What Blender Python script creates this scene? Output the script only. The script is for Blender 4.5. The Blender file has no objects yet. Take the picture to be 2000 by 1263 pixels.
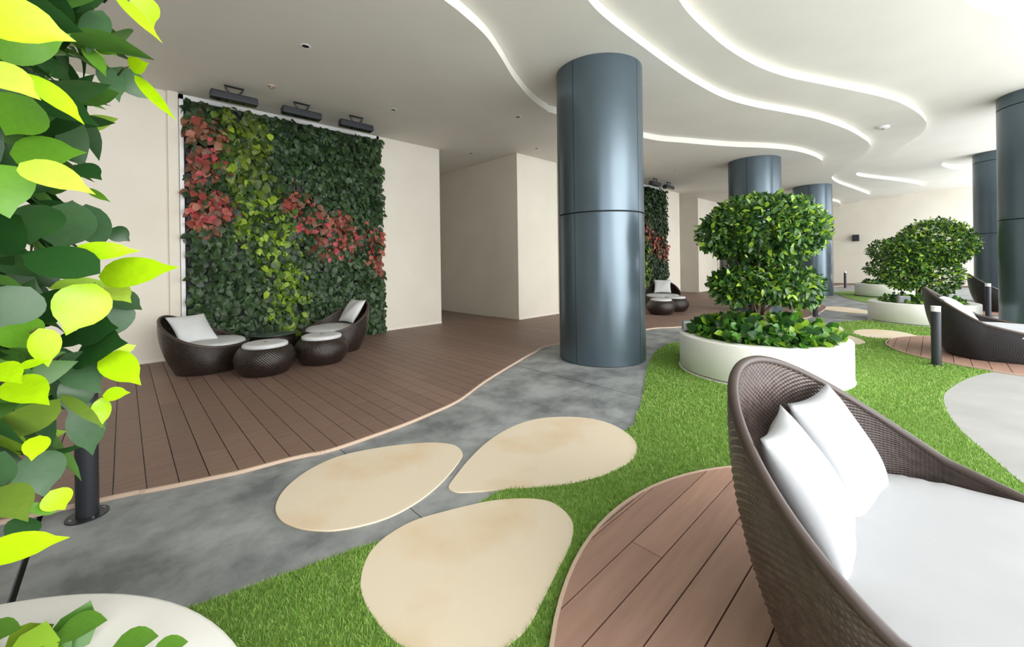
import bpy, bmesh, math, random
import numpy as np
from mathutils import Matrix, Vector

# ------------------------------------------------------------------ scene, camera, light
sc = bpy.context.scene
COL = sc.collection
random.seed(7)
RNG = np.random.default_rng(7)
PI = math.pi

# room axes: +X runs along the garden wall, +Y runs towards it; the camera stands at the origin
CAM_H = 1.4
FWD = Vector((0.6925, 0.7214, 0.0))
RGT = Vector((0.7214, -0.6925, 0.0))
ROLL = math.radians(0.8)
UP = Vector((0, 0, 1))
cam_data = bpy.data.cameras.new('camera')
cam_data.sensor_fit = 'HORIZONTAL'
cam_data.sensor_width = 36.0
cam_data.lens = 36.0 * 791.0 / 2000.0
cam_data.shift_y = -0.06
cam_data.clip_start = 0.02
cam = bpy.data.objects.new('camera', cam_data)
COL.objects.link(cam)
cx = RGT * math.cos(ROLL) - UP * math.sin(ROLL)
cy = UP * math.cos(ROLL) + RGT * math.sin(ROLL)
cz = -FWD
cam.matrix_world = Matrix(((cx.x, cy.x, cz.x, 0), (cx.y, cy.y, cz.y, 0), (cx.z, cy.z, cz.z, CAM_H), (0, 0, 0, 1)))
sc.camera = cam

world = bpy.data.worlds.new('overcast')
sc.world = world
world.use_nodes = True
bg = world.node_tree.nodes['Background']
bg.inputs['Color'].default_value = (0.93, 0.96, 1.0, 1)
bg.inputs['Strength'].default_value = 3.1

sun_data = bpy.data.lights.new('sun', 'SUN')
sun_data.energy = 1.9
sun_data.angle = math.radians(45)
sun_data.color = (1.0, 0.97, 0.92)
sun = bpy.data.objects.new('sun', sun_data)
COL.objects.link(sun)
sun.rotation_euler = Vector((0.06, 0.95, -0.25)).to_track_quat('-Z', 'Y').to_euler()

sc.view_settings.view_transform = 'Standard'
sc.view_settings.look = 'None'
sc.view_settings.gamma = 1.0
sc.view_settings.use_curve_mapping = False
sc.view_settings.exposure = 0.5
sc.cycles.use_denoising = True
sc.cycles.max_bounces = 10
sc.cycles.diffuse_bounces = 6

# ------------------------------------------------------------------ plan outlines in room metres (x along the wall, y towards it)
STONE_A = [(0.613, 2.621), (0.669, 2.755), (0.769, 2.87), (0.917, 2.964), (1.097, 3.006), (1.264, 2.973), (1.459, 2.89), (1.645, 2.773), (1.754, 2.667), (1.81, 2.55), (1.788, 2.422), (1.707, 2.334), (1.506, 2.209), (1.326, 2.13), (1.172, 2.092), (1.033, 2.088), (0.899, 2.126), (0.782, 2.19), (0.7, 2.277), (0.644, 2.37), (0.608, 2.485)]
STONE_B = [(1.455, 2.116), (1.57, 2.189), (1.716, 2.274), (1.973, 2.395), (2.246, 2.47), (2.487, 2.48), (2.68, 2.425), (2.854, 2.286), (2.969, 2.103), (2.985, 1.914), (2.925, 1.739), (2.831, 1.609), (2.692, 1.517), (2.532, 1.47), (2.359, 1.479), (2.184, 1.515), (2.019, 1.586), (1.858, 1.689), (1.716, 1.805), (1.571, 1.913), (1.457, 2.009), (1.436, 2.069)]
STONE_C = [(0.732, 1.748), (0.786, 1.837), (0.852, 1.906), (0.936, 1.947), (1.026, 1.964), (1.128, 1.963), (1.259, 1.923), (1.391, 1.872), (1.524, 1.812), (1.642, 1.728), (1.724, 1.646), (1.773, 1.555), (1.768, 1.46), (1.732, 1.372), (1.677, 1.312), (1.561, 1.246), (1.427, 1.198), (1.309, 1.156), (1.205, 1.118), (1.098, 1.084), (1.006, 1.083), (0.922, 1.095), (0.839, 1.128), (0.777, 1.201), (0.737, 1.296), (0.71, 1.389), (0.699, 1.464), (0.699, 1.571), (0.707, 1.663)]
STONE_D = [(10.475, 1.431), (10.461, 1.351), (10.154, 1.245), (9.81, 1.21), (9.61, 1.243), (9.517, 1.316), (9.603, 1.445), (9.98, 1.532), (10.327, 1.505)]
STONE_E = [(9.333, 1.277), (9.395, 1.132), (9.212, 0.978), (8.967, 0.852), (8.744, 0.788), (8.561, 0.79), (8.425, 0.872), (8.321, 1.078), (8.613, 1.245), (9.034, 1.318)]
STONE_F = [(9.805, 1.054), (10.077, 1.04), (10.282, 0.96), (10.397, 0.828), (10.443, 0.624), (10.365, 0.422), (10.157, 0.276), (9.932, 0.174), (9.747, 0.218), (9.5, 0.388), (9.368, 0.562), (9.301, 0.742), (9.426, 0.907), (9.571, 1.009)]
STONE_G = [(13.848, 2.228), (14.471, 2.069), (14.568, 1.741), (14.227, 1.38), (13.815, 1.17), (13.257, 1.191), (13.153, 1.473), (13.387, 1.862)]
GRASS_EDGE = [(0.189, 2.121), (0.405, 2.069), (0.686, 2.005), (0.902, 1.952), (1.056, 1.895), (1.347, 1.845), (1.489, 1.847), (1.648, 1.844), (1.735, 1.827), (2.212, 1.814), (3.011, 1.766), (3.314, 1.871), (3.748, 2.045), (4.523, 2.417), (5.403, 2.797), (6.042, 2.997), (6.472, 3.049), (6.799, 3.005)]
GRASS_FAR = [(9.094, 1.763), (10.332, 1.532), (11.121, 1.419), (11.503, 1.204), (11.8, 0.977)]
DECK_EDGE = [(-0.104, 3.454), (-0.06, 3.462), (0.085, 3.409), (0.237, 3.356), (0.389, 3.31), (0.539, 3.265), (0.688, 3.243), (0.842, 3.222), (0.958, 3.193), (1.103, 3.15), (1.444, 3.162), (1.712, 3.184), (2.052, 3.243), (2.438, 3.347), (3.029, 3.65), (3.743, 3.956), (4.517, 4.258), (5.223, 4.403), (7.602, 4.014), (8.329, 3.634), (10.799, 2.282), (11.871, 2.035), (14.064, 2.091), (14.945, 2.379)]
PALE_EDGE = [(3.931, -0.366), (4.152, -0.303), (4.434, -0.231), (4.831, -0.132), (5.309, -0.069), (5.761, -0.052), (6.112, -0.082), (6.723, -0.208), (7.338, -0.41)]
FAR_GRASS = [(20.534, 2.767), (21.209, 2.528), (21.316, 2.14), (20.103, 1.653), (18.676, 0.768), (16.315, 1.345), (16.41, 1.47), (17.748, 1.983), (18.975, 2.41)]
CEIL_1 = [(2.315, 3.332), (2.626, 3.405), (3.02, 3.534), (3.453, 3.763), (4.049, 4.113), (4.78, 4.45), (5.291, 4.587), (5.552, 4.594), (8.073, 4.237), (9.072, 3.809), (10.145, 3.247), (10.988, 2.682), (11.775, 2.319), (12.663, 2.12), (13.401, 2.057), (13.72, 2.073), (14.442, 2.284), (14.946, 2.583), (15.584, 3.003), (16.066, 3.34), (23.743, 3.19), (24.893, 3.112)]
CEIL_2 = [(3.523, 2.473), (3.811, 2.516), (4.202, 2.536), (4.767, 2.543), (5.606, 2.548), (6.362, 2.525), (7.341, 2.431), (8.159, 2.213), (9.039, 1.864), (9.884, 1.553), (11.159, 1.25), (12.451, 1.08), (13.052, 1.045), (13.534, 1.094), (14.409, 1.312), (15.678, 1.768), (16.71, 2.183), (17.575, 2.4), (18.993, 2.396), (20.879, 2.184), (22.725, 1.995), (23.712, 1.938), (24.789, 2.17)]
CEIL_3 = [(4.415, 1.905), (4.734, 1.934), (5.256, 1.934), (5.983, 1.898), (6.837, 1.769), (7.572, 1.555), (8.202, 1.282), (9.013, 0.925), (9.617, 0.669), (10.399, 0.402), (11.412, 0.19), (12.226, 0.095), (12.572, 0.087), (13.283, 0.154), (14.354, 0.457), (16.023, 0.941), (17.403, 1.52), (18.009, 1.805), (18.872, 1.726), (20.64, 1.066), (22.125, 0.557), (23.391, 0.293), (24.55, 0.488)]
CEIL_4 = [(7.061, -0.275), (7.52, -0.438), (7.95, -0.63), (8.296, -0.823), (17.844, -0.813), (18.027, -0.517), (18.493, -0.272), (19.216, -0.191), (19.601, -0.241), (20.434, -0.465), (21.726, -0.984)]

# ------------------------------------------------------------------ helpers
def srgb(r, g, b):
    f = lambda c: (c / 12.92 if c <= 0.04045 else ((c + 0.055) / 1.055) ** 2.4)
    return (f(r / 255), f(g / 255), f(b / 255), 1.0)

def link(o, parent=None):
    COL.objects.link(o)
    if parent is not None:
        o.parent = parent
    return o

def tag(o, label=None, cat=None, group=None, kind=None):
    if label: o['label'] = label
    if cat: o['category'] = cat
    if group: o['group'] = group
    if kind: o['kind'] = kind
    return o

def empty(name, loc=(0, 0, 0), rz=0.0):
    o = bpy.data.objects.new(name, None)
    o.empty_display_size = 0.1
    o.location = loc
    o.rotation_euler = (0, 0, rz)
    return link(o)

def new_mesh(name, verts, faces, mat=None, smooth=False):
    me = bpy.data.meshes.new(name)
    me.from_pydata([tuple(map(float, v)) for v in verts], [], faces)
    if mat is not None: me.materials.append(mat)
    if smooth:
        me.polygons.foreach_set('use_smooth', [True] * len(me.polygons))
    me.update()
    return me

def obj(name, me, parent=None, loc=None):
    o = bpy.data.objects.new(name, me)
    if loc is not None: o.location = loc
    return link(o, parent)

def mobj(name, verts, faces, mat, parent=None, smooth=False, loc=None):
    return obj(name, new_mesh(name, verts, faces, mat, smooth), parent, loc)

BOXF = [(0, 3, 2, 1), (4, 5, 6, 7), (0, 1, 5, 4), (1, 2, 6, 5), (2, 3, 7, 6), (3, 0, 4, 7)]
def boxv(x0, x1, y0, y1, z0, z1):
    return [(x0, y0, z0), (x1, y0, z0), (x1, y1, z0), (x0, y1, z0), (x0, y0, z1), (x1, y0, z1), (x1, y1, z1), (x0, y1, z1)]

class MB:
    def __init__(s): s.v = []; s.f = []
    def add(s, v, f):
        n = len(s.v); s.v += [tuple(p) for p in v]; s.f += [tuple(i + n for i in q) for q in f]; return s
    def box(s, *a): return s.add(boxv(*a), BOXF)
    def obox(s, c, ax, ay, az, hx, hy, hz):
        c = Vector(c); P = []
        for dz in (-1, 1):
            for dx, dy in ((-1, -1), (1, -1), (1, 1), (-1, 1)):
                P.append(c + ax * hx * dx + ay * hy * dy + az * hz * dz)
        return s.add(P, BOXF)
    def tube(s, pts, rads, n=8, cap=True, closed=False):
        pts = [Vector(p) for p in pts]
        if not hasattr(rads, '__len__'): rads = [rads] * len(pts)
        m = len(pts); base = len(s.v); ref = None
        for i, p in enumerate(pts):
            if closed: t = pts[(i + 1) % m] - pts[i - 1]
            else: t = pts[min(i + 1, m - 1)] - pts[max(i - 1, 0)]
            t.normalize()
            if ref is None: ref = t.orthogonal().normalized()
            ref = (ref - t * ref.dot(t)).normalized()
            b = t.cross(ref)
            for k in range(n):
                a = 2 * PI * k / n
                s.v.append(tuple(p + (ref * math.cos(a) + b * math.sin(a)) * rads[i]))
        last = m if closed else m - 1
        for i in range(last):
            j = (i + 1) % m
            for k in range(n):
                k2 = (k + 1) % n
                s.f.append((base + i * n + k, base + i * n + k2, base + j * n + k2, base + j * n + k))
        if cap and not closed:
            s.f.append(tuple(base + k for k in reversed(range(n))))
            s.f.append(tuple(base + (m - 1) * n + k for k in range(n)))
        return s
    def lathe(s, prof, n=48, c=(0, 0, 0), a0=0.0, a1=2 * PI):
        full = abs(a1 - a0 - 2 * PI) < 1e-6
        base = len(s.v); cols = n if full else n + 1
        for i in range(cols):
            a = a0 + (a1 - a0) * i / n
            for r, z in prof:
                s.v.append((c[0] + r * math.cos(a), c[1] + r * math.sin(a), c[2] + z))
        m = len(prof)
        for i in range(n):
            j = (i + 1) % cols
            for k in range(m - 1):
                s.f.append((base + i * m + k, base + j * m + k, base + j * m + k + 1, base + i * m + k + 1))
        return s
    def build(s, name, mat, parent=None, smooth=False, loc=None):
        o = mobj(name, s.v, s.f, mat, parent, smooth, loc)
        return o

def smooth_by_angle(o, deg=35):
    me = o.data
    bm = bmesh.new(); bm.from_mesh(me)
    bmesh.ops.remove_doubles(bm, verts=bm.verts, dist=1e-5)
    lim = math.radians(deg)
    for f in bm.faces: f.smooth = True
    for e in bm.edges:
        e.smooth = not (len(e.link_faces) == 2 and e.calc_face_angle(0) > lim)
    bm.to_mesh(me); bm.free()
    return o

def bevel(o, w=0.01, seg=2, ang=40):
    m = o.modifiers.new('bevel', 'BEVEL'); m.width = w; m.segments = seg
    m.limit_method = 'ANGLE'; m.angle_limit = math.radians(ang)
    return o

def catmull(pts, step=8, closed=False):
    P = [np.array(p, float) for p in pts]; n = len(P); out = []
    rng_ = range(n if closed else n - 1)
    for i in rng_:
        if closed: p0, p1, p2, p3 = P[i - 1], P[i], P[(i + 1) % n], P[(i + 2) % n]
        else: p0, p1, p2, p3 = P[max(i - 1, 0)], P[i], P[i + 1], P[min(i + 2, n - 1)]
        for k in range(step):
            t = k / step
            out.append(0.5 * ((2 * p1) + (-p0 + p2) * t + (2 * p0 - 5 * p1 + 4 * p2 - p3) * t * t + (-p0 + 3 * p1 - 3 * p2 + p3) * t ** 3))
    if not closed: out.append(P[-1])
    return [tuple(float(c) for c in p) for p in out]

def prism(name, poly, z0, z1, mat, parent=None):
    a = sum(poly[i][0] * poly[(i + 1) % len(poly)][1] - poly[(i + 1) % len(poly)][0] * poly[i][1] for i in range(len(poly)))
    if a < 0: poly = poly[::-1]
    n = len(poly)
    v = [(x, y, z0) for x, y in poly] + [(x, y, z1) for x, y in poly]
    f = [tuple(reversed(range(n))), tuple(range(n, 2 * n))] + [(i, (i + 1) % n, n + (i + 1) % n, n + i) for i in range(n)]
    return mobj(name, v, f, mat, parent)

def in_poly(x, y, poly):
    x = np.asarray(x); y = np.asarray(y); r = np.zeros(x.shape, bool)
    px, py = zip(*poly); n = len(poly); j = n - 1
    for i in range(n):
        c = ((py[i] > y) != (py[j] > y))
        with np.errstate(divide='ignore', invalid='ignore'):
            r ^= c & (x < (px[j] - px[i]) * (y - py[i]) / (py[j] - py[i] + 1e-12) + px[i])
        j = i
    return r

# ------------------------------------------------------------------ materials
def mat_base(name, color, rough=0.6, metal=0.0, spec=0.5):
    m = bpy.data.materials.new(name); m.use_nodes = True
    b = m.node_tree.nodes['Principled BSDF']
    b.inputs['Base Color'].default_value = color
    b.inputs['Roughness'].default_value = rough
    b.inputs['Metallic'].default_value = metal
    b.inputs['Specular IOR Level'].default_value = spec
    return m

def noise_mix(m, c1, c2, scale=4.0, detail=6.0, lo=0.35, hi=0.65, stretch=None, bump=0.0, bump_scale=60.0, coord='Object', dist=0.004, distortion=0.0, rough=0.5):
    nt = m.node_tree; N = nt.nodes; L = nt.links; b = N['Principled BSDF']
    tc = N.new('ShaderNodeTexCoord'); src = tc.outputs[coord]
    if stretch:
        mp = N.new('ShaderNodeMapping'); mp.inputs['Scale'].default_value = stretch
        L.new(src, mp.inputs['Vector']); src = mp.outputs['Vector']
    no = N.new('ShaderNodeTexNoise'); no.inputs['Scale'].default_value = scale; no.inputs['Detail'].default_value = detail
    no.inputs['Distortion'].default_value = distortion; no.inputs['Roughness'].default_value = rough
    L.new(src, no.inputs['Vector'])
    cr = N.new('ShaderNodeValToRGB')
    cr.color_ramp.elements[0].position = lo; cr.color_ramp.elements[0].color = c1
    cr.color_ramp.elements[1].position = hi; cr.color_ramp.elements[1].color = c2
    L.new(no.outputs['Fac'], cr.inputs['Fac']); L.new(cr.outputs['Color'], b.inputs['Base Color'])
    if bump:
        n2 = N.new('ShaderNodeTexNoise'); n2.inputs['Scale'].default_value = bump_scale; n2.inputs['Detail'].default_value = 4
        L.new(tc.outputs[coord], n2.inputs['Vector'])
        bp = N.new('ShaderNodeBump'); bp.inputs['Strength'].default_value = bump; bp.inputs['Distance'].default_value = dist
        L.new(n2.outputs['Fac'], bp.inputs['Height']); L.new(bp.outputs['Normal'], b.inputs['Normal'])
    return m

def leaf_mat(name, source, rough=0.32, trans=0.35):
    m = mat_base(name, (0.1, 0.2, 0.05, 1), rough)
    nt = m.node_tree; N = nt.nodes; L = nt.links; b = N['Principled BSDF']; out = N['Material Output']
    if source == 'object':
        src = N.new('ShaderNodeObjectInfo').outputs['Color']
    else:
        at = N.new('ShaderNodeAttribute'); at.attribute_name = 'col'; src = at.outputs['Color']
    tc = N.new('ShaderNodeTexCoord'); no = N.new('ShaderNodeTexNoise'); no.inputs['Scale'].default_value = 9.0
    L.new(tc.outputs['Object'], no.inputs['Vector'])
    hs = N.new('ShaderNodeHueSaturation')
    mr = N.new('ShaderNodeMapRange'); mr.inputs['To Min'].default_value = 0.85; mr.inputs['To Max'].default_value = 1.15
    L.new(no.outputs['Fac'], mr.inputs['Value']); L.new(mr.outputs['Result'], hs.inputs['Value']); L.new(src, hs.inputs['Color'])
    L.new(hs.outputs['Color'], b.inputs['Base Color'])
    tr = N.new('ShaderNodeBsdfTranslucent'); L.new(hs.outputs['Color'], tr.inputs['Color'])
    mx = N.new('ShaderNodeMixShader'); mx.inputs['Fac'].default_value = trans
    L.new(b.outputs['BSDF'], mx.inputs[1]); L.new(tr.outputs['BSDF'], mx.inputs[2]); L.new(mx.outputs['Shader'], out.inputs['Surface'])
    return m

def wicker_mat(name, c1, c2, rough=0.36, bump=1.0):
    m = mat_base(name, c1, rough)
    nt = m.node_tree; N = nt.nodes; L = nt.links; b = N['Principled BSDF']
    uv = N.new('ShaderNodeUVMap'); uv.uv_map = 'weave'
    sp = N.new('ShaderNodeSeparateXYZ'); L.new(uv.outputs['UV'], sp.inputs['Vector'])
    def cosn(sock):
        mu = N.new('ShaderNodeMath'); mu.operation = 'MULTIPLY'; mu.inputs[1].default_value = PI; L.new(sock, mu.inputs[0])
        co = N.new('ShaderNodeMath'); co.operation = 'COSINE'; L.new(mu.outputs[0], co.inputs[0]); return co.outputs[0]
    pr = N.new('ShaderNodeMath'); pr.operation = 'MULTIPLY'
    L.new(cosn(sp.outputs['X']), pr.inputs[0]); L.new(cosn(sp.outputs['Y']), pr.inputs[1])
    no = N.new('ShaderNodeTexNoise'); no.inputs['Scale'].default_value = 0.35; no.inputs['Detail'].default_value = 3
    L.new(uv.outputs['UV'], no.inputs['Vector'])
    cr = N.new('ShaderNodeValToRGB'); cr.color_ramp.elements[0].position = 0.3; cr.color_ramp.elements[0].color = c1
    cr.color_ramp.elements[1].position = 0.7; cr.color_ramp.elements[1].color = c2
    L.new(no.outputs['Fac'], cr.inputs['Fac']); L.new(cr.outputs['Color'], b.inputs['Base Color'])
    if bump:
        bp = N.new('ShaderNodeBump'); bp.inputs['Strength'].default_value = bump; bp.inputs['Distance'].default_value = 0.006
        L.new(pr.outputs[0], bp.inputs['Height']); L.new(bp.outputs['Normal'], b.inputs['Normal'])
    return m

M = {}
M['wall'] = noise_mix(mat_base('wall_paint', (1, 1, 1, 1), 0.75), srgb(216, 210, 196), srgb(221, 215, 202), 1.5, 4, bump=0.12, bump_scale=300, dist=0.001)
M['ceiling'] = noise_mix(mat_base('ceiling_paint', (1, 1, 1, 1), 0.8), srgb(220, 217, 207), srgb(224, 221, 212), 1.2, 3)
M['skirting'] = mat_base('skirting_paint', srgb(226, 220, 208), 0.6)
M['concrete'] = noise_mix(mat_base('grey_concrete', (1, 1, 1, 1), 0.62), srgb(104, 108, 109), srgb(158, 161, 161), 2.2, 13, 0.36, 0.62, bump=0.25, bump_scale=45, distortion=0.15, rough=0.62)
M['pale_concrete'] = noise_mix(mat_base('pale_concrete', (1, 1, 1, 1), 0.6), srgb(160, 159, 156), srgb(172, 171, 168), 2.2, 6, bump=0.15, bump_scale=60)
M['stone'] = noise_mix(mat_base('cream_stone', (1, 1, 1, 1), 0.6), srgb(214, 184, 142), srgb(226, 211, 187), 1.5, 5, 0.25, 0.5, bump=0.15, bump_scale=70)
M['gap'] = mat_base('dark_joint', srgb(48, 46, 45), 0.9)
M['tile'] = noise_mix(mat_base('brown_tile', (1, 1, 1, 1), 0.6), srgb(120, 104, 92), srgb(134, 117, 104), 3, 4)
M['trim'] = mat_base('deck_trim', srgb(196, 172, 152), 0.5)
M['grass'] = mat_base('turf_blades', srgb(80, 120, 40), 0.6)
M['grass_base'] = noise_mix(mat_base('turf_backing', (1, 1, 1, 1), 0.9), srgb(96, 130, 52), srgb(116, 150, 66), 30, 4)
M['planter'] = noise_mix(mat_base('planter_render', (1, 1, 1, 1), 0.65), srgb(242, 239, 232), srgb(245, 243, 237), 2, 5, bump=0.15, bump_scale=120, dist=0.002)
M['soil'] = noise_mix(mat_base('soil', (1, 1, 1, 1), 0.95), srgb(44, 34, 26), srgb(74, 58, 44), 14, 6, bump=0.8, bump_scale=40)
M['column'] = noise_mix(mat_base('slate_blue_cladding', (1, 1, 1, 1), 0.28, 0.5), srgb(84, 98, 107), srgb(90, 104, 113), 1.2, 3)
M['column_core'] = mat_base('column_joint', srgb(24, 28, 32), 0.8)
M['black_metal'] = mat_base('charcoal_metal', srgb(48, 51, 56), 0.42, 0.3)
M['dark_plastic'] = mat_base('dark_plastic', srgb(36, 36, 40), 0.5)
M['steel'] = mat_base('steel', srgb(190, 190, 190), 0.3, 0.9)
M['lens'] = mat_base('opal_lens', srgb(240, 240, 238), 0.3)
M['white_metal'] = mat_base('white_metal', srgb(225, 226, 226), 0.5)
M['grey_metal'] = mat_base('grey_metal', srgb(150, 152, 150), 0.45, 0.3)
M['cushion'] = noise_mix(mat_base('grey_cushion_cloth', (1, 1, 1, 1), 0.85), srgb(196, 198, 198), srgb(206, 208, 208), 3, 3, bump=0.12, bump_scale=700, dist=0.001)
M['mattress'] = noise_mix(mat_base('white_cushion_cloth', (1, 1, 1, 1), 0.85), srgb(176, 177, 179), srgb(182, 183, 185), 3, 3, bump=0.15, bump_scale=9, dist=0.006)
M['pillow'] = noise_mix(mat_base('white_pillow_cloth', (1, 1, 1, 1), 0.85), srgb(172, 174, 177), srgb(178, 180, 183), 3, 3, bump=0.2, bump_scale=14, dist=0.006)
M['wicker'] = wicker_mat('brown_wicker', srgb(36, 28, 24), srgb(42, 33, 28), 0.27, 0.4)
M['wicker_bed'] = wicker_mat('taupe_wicker', srgb(66, 55, 50), srgb(90, 77, 71), 0.3, 0.0)
M['wicker_black'] = wicker_mat('black_wicker', srgb(22, 20, 22), srgb(32, 29, 31), 0.36, 0.7)
M['wicker_rim'] = mat_base('wicker_rim', srgb(66, 54, 48), 0.4)
M['glass'] = mat_base('table_glass', srgb(70, 82, 80), 0.05, 0.0, 0.8)
M['dark_glass'] = mat_base('dark_door_glass', srgb(30, 28, 28), 0.08)
M['bark'] = noise_mix(mat_base('bark', (1, 1, 1, 1), 0.85), srgb(78, 64, 52), srgb(128, 112, 94), 20, 6, stretch=(1, 1, 0.2), bump=0.6, bump_scale=60)
M['twig'] = mat_base('twig', srgb(96, 84, 56), 0.7)
M['leaf_obj'] = leaf_mat('leaf_glossy', 'object', 0.3, 0.35)
M['leaf_att'] = leaf_mat('leaf_mass', 'attribute', 0.34, 0.35)
M['leaf_ivy'] = leaf_mat('ivy_mass', 'attribute', 0.48, 0.25)
M['leaf_ivy_obj'] = leaf_mat('ivy_leaf', 'object', 0.48, 0.25)
M['tray'] = mat_base('black_tray', srgb(22, 23, 25), 0.6)

def wood_mat(name, c1, c2):
    m = mat_base(name, c1, 0.55)
    noise_mix(m, c1, c2, 7.0, 7, 0.3, 0.7, stretch=(0.35, 4.0, 1.0), bump=0.2, bump_scale=160, dist=0.001)
    nt = m.node_tree; N = nt.nodes; L = nt.links; b = N['Principled BSDF']
    src = b.inputs['Base Color'].links[0].from_socket
    oi = N.new('ShaderNodeObjectInfo'); mr = N.new('ShaderNodeMapRange')
    mr.inputs['To Min'].default_value = 0.9; mr.inputs['To Max'].default_value = 1.1
    hs = N.new('ShaderNodeHueSaturation')
    L.new(oi.outputs['Random'], mr.inputs['Value']); L.new(mr.outputs['Result'], hs.inputs['Value'])
    L.new(src, hs.inputs['Color']); L.new(hs.outputs['Color'], b.inputs['Base Color'])
    return m
M['wood'] = wood_mat('brown_composite_wood', srgb(122, 98, 86), srgb(136, 110, 97))
M['wood_round'] = wood_mat('red_brown_composite_wood', srgb(156, 122, 106), srgb(170, 135, 118))

# ------------------------------------------------------------------ the setting: floor, walls, ceiling
X0, X1, Y0, Y1 = -8.0, 26.5, -2.7, 12.0     # extent of the covered terrace; open along Y0, an unseen edge set near to brighten the right

floor = tag(empty('floor', (0, 0, -0.06)), 'mottled grey concrete terrace floor with straight joints', None, None, 'structure')
mobj('floor_bed', boxv(X0, X1, Y0, Y1, -0.06, -0.03), BOXF, M['gap'], floor, loc=(0, 0, 0.06))
cuts = [(X0, -3.4), (-3.393, -0.367), (-0.342, 1.168), (1.174, 3.811), (3.825, 7.2), (7.208, 10.6), (10.608, 14.2), (14.208, 18.0), (18.008, X1)]
for (s0, s1) in cuts:
    mobj('slab', boxv(s0, s1, Y0, 7.9, -0.03, 0.0), BOXF, M['concrete'], floor, loc=(0, 0, 0.06))
tile = tag(mobj('floor', boxv(5.0, 7.0, 7.84, Y1, -0.03, 0.008), BOXF, M['tile']), 'brown tiled floor of the dim corridor', None, None, 'structure')
tag(mobj('floor', boxv(15.6, 17.6, 6.9, 9.0, -0.03, 0.008), BOXF, M['tile']), 'brown tiled floor of the far recess', None, None, 'structure')

WALL_A, WALL_B = 7.83, 6.87
def wall(name, label, *boxes):
    mb = MB()
    for b_ in boxes: mb.box(*b_)
    return tag(mb.build(name, M['wall']), label, None, None, 'structure')
wall('wall_left', 'plain beige wall that carries the near living wall', (X0, 5.25, WALL_A, WALL_A + 0.25, -0.03, 4.2), (5.0, 5.25, WALL_A + 0.25, Y1, -0.03, 4.2))
wall('wall_corridor', 'beige end wall closing the dim corridor', (5.25, 6.8, Y1 - 0.1, Y1 + 0.1, -0.03, 4.2))
wall('wall_middle', 'beige projecting wall block right of the corridor opening', (6.8, 15.7, WALL_B, Y1, -0.03, 4.2))
wall('wall_recess', 'beige wall at the back of the far recess', (15.7, 17.5, 9.0, 9.2, -0.03, 4.2))
wall('wall_far_left', 'pale wall block with the dark glass door', (17.5, 19.62, WALL_B, 9.0, -0.03, 4.6), (21.3, X1, WALL_B, 9.0, -0.03, 4.6), (19.62, 21.3, WALL_B, 9.0, 3.75, 4.6))
wall('wall_front_added', 'beige unseen wall added behind the viewer to dim the terrace', (X0 - 0.25, X0, Y0, Y1, -0.03, 4.9))  # added out of view to cut light on the corridor face and left ceiling
wall('wall_right_added', 'beige unseen wall added beside the viewer to dim the left wall', (X0, -4.2, Y0 - 0.25, Y0, -0.03, 4.9))  # added light blocker out of view; its length sets how dim the left is
wall('wall_back', 'large pale end wall of the terrace', (X1, X1 + 0.25, Y0, 9.0, -0.03, 4.9))
tr = tag(mobj('trim_1', boxv(0.49, 0.615, WALL_A - 0.05, WALL_A, 0.0, 4.0), BOXF, M['wall']), 'narrow beige pilaster left of the near living wall', None, None, 'structure')
bevel(tr, 0.004)
tag(mobj('trim_2', boxv(8.28, 8.36, WALL_B - 0.03, WALL_B, 0.0, 4.0), BOXF, M['wall']), 'slim beige pilaster behind the nearest column', None, None, 'structure')
for i, (q0, q1, yy) in enumerate([(X0, 0.62, WALL_A), (3.78, 5.25, WALL_A), (6.8, 11.0, WALL_B), (14.3, 15.7, WALL_B), (17.5, 19.5, WALL_B)]):
    tag(mobj('baseboard_left', boxv(q0, q1, yy - 0.012, yy, 0.0, 0.07), BOXF, M['skirting']), 'thin pale skirting strip along the beige wall', None, 'pale skirting strips', 'structure')
tag(mobj('baseboard_back', boxv(X1 - 0.02, X1, Y0, 6.8, 0.0, 0.09), BOXF, M['tile']), 'brown skirting at the foot of the end wall', None, None, 'structure')
# dark glass door in the far wall
door = tag(empty('door_1', (20.45, WALL_B, 0)), 'dark glass door in a pale frame on the far wall', None, None, 'structure')
fr = MB(); fr.box(-0.83, -0.70, -0.05, 0.12, 0, 3.75); fr.box(0.70, 0.83, -0.05, 0.12, 0, 3.75); fr.box(-0.70, 0.70, -0.05, 0.12, 3.6, 3.75)
fr.build('door_frame', M['skirting'], door)
for s in (-1, 1):
    dp = mobj('door_panel', boxv(min(0, s * 0.695) + 0.004, max(0, s * 0.695) - 0.004, 0.03, 0.07, 0.01, 3.59), BOXF, M['dark_glass'], door)
    mobj('door_handle', boxv(s * 0.08 - 0.012, s * 0.08 + 0.012, -0.02, 0.03, 0.9, 1.3), BOXF, M['steel'], dp)

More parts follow.
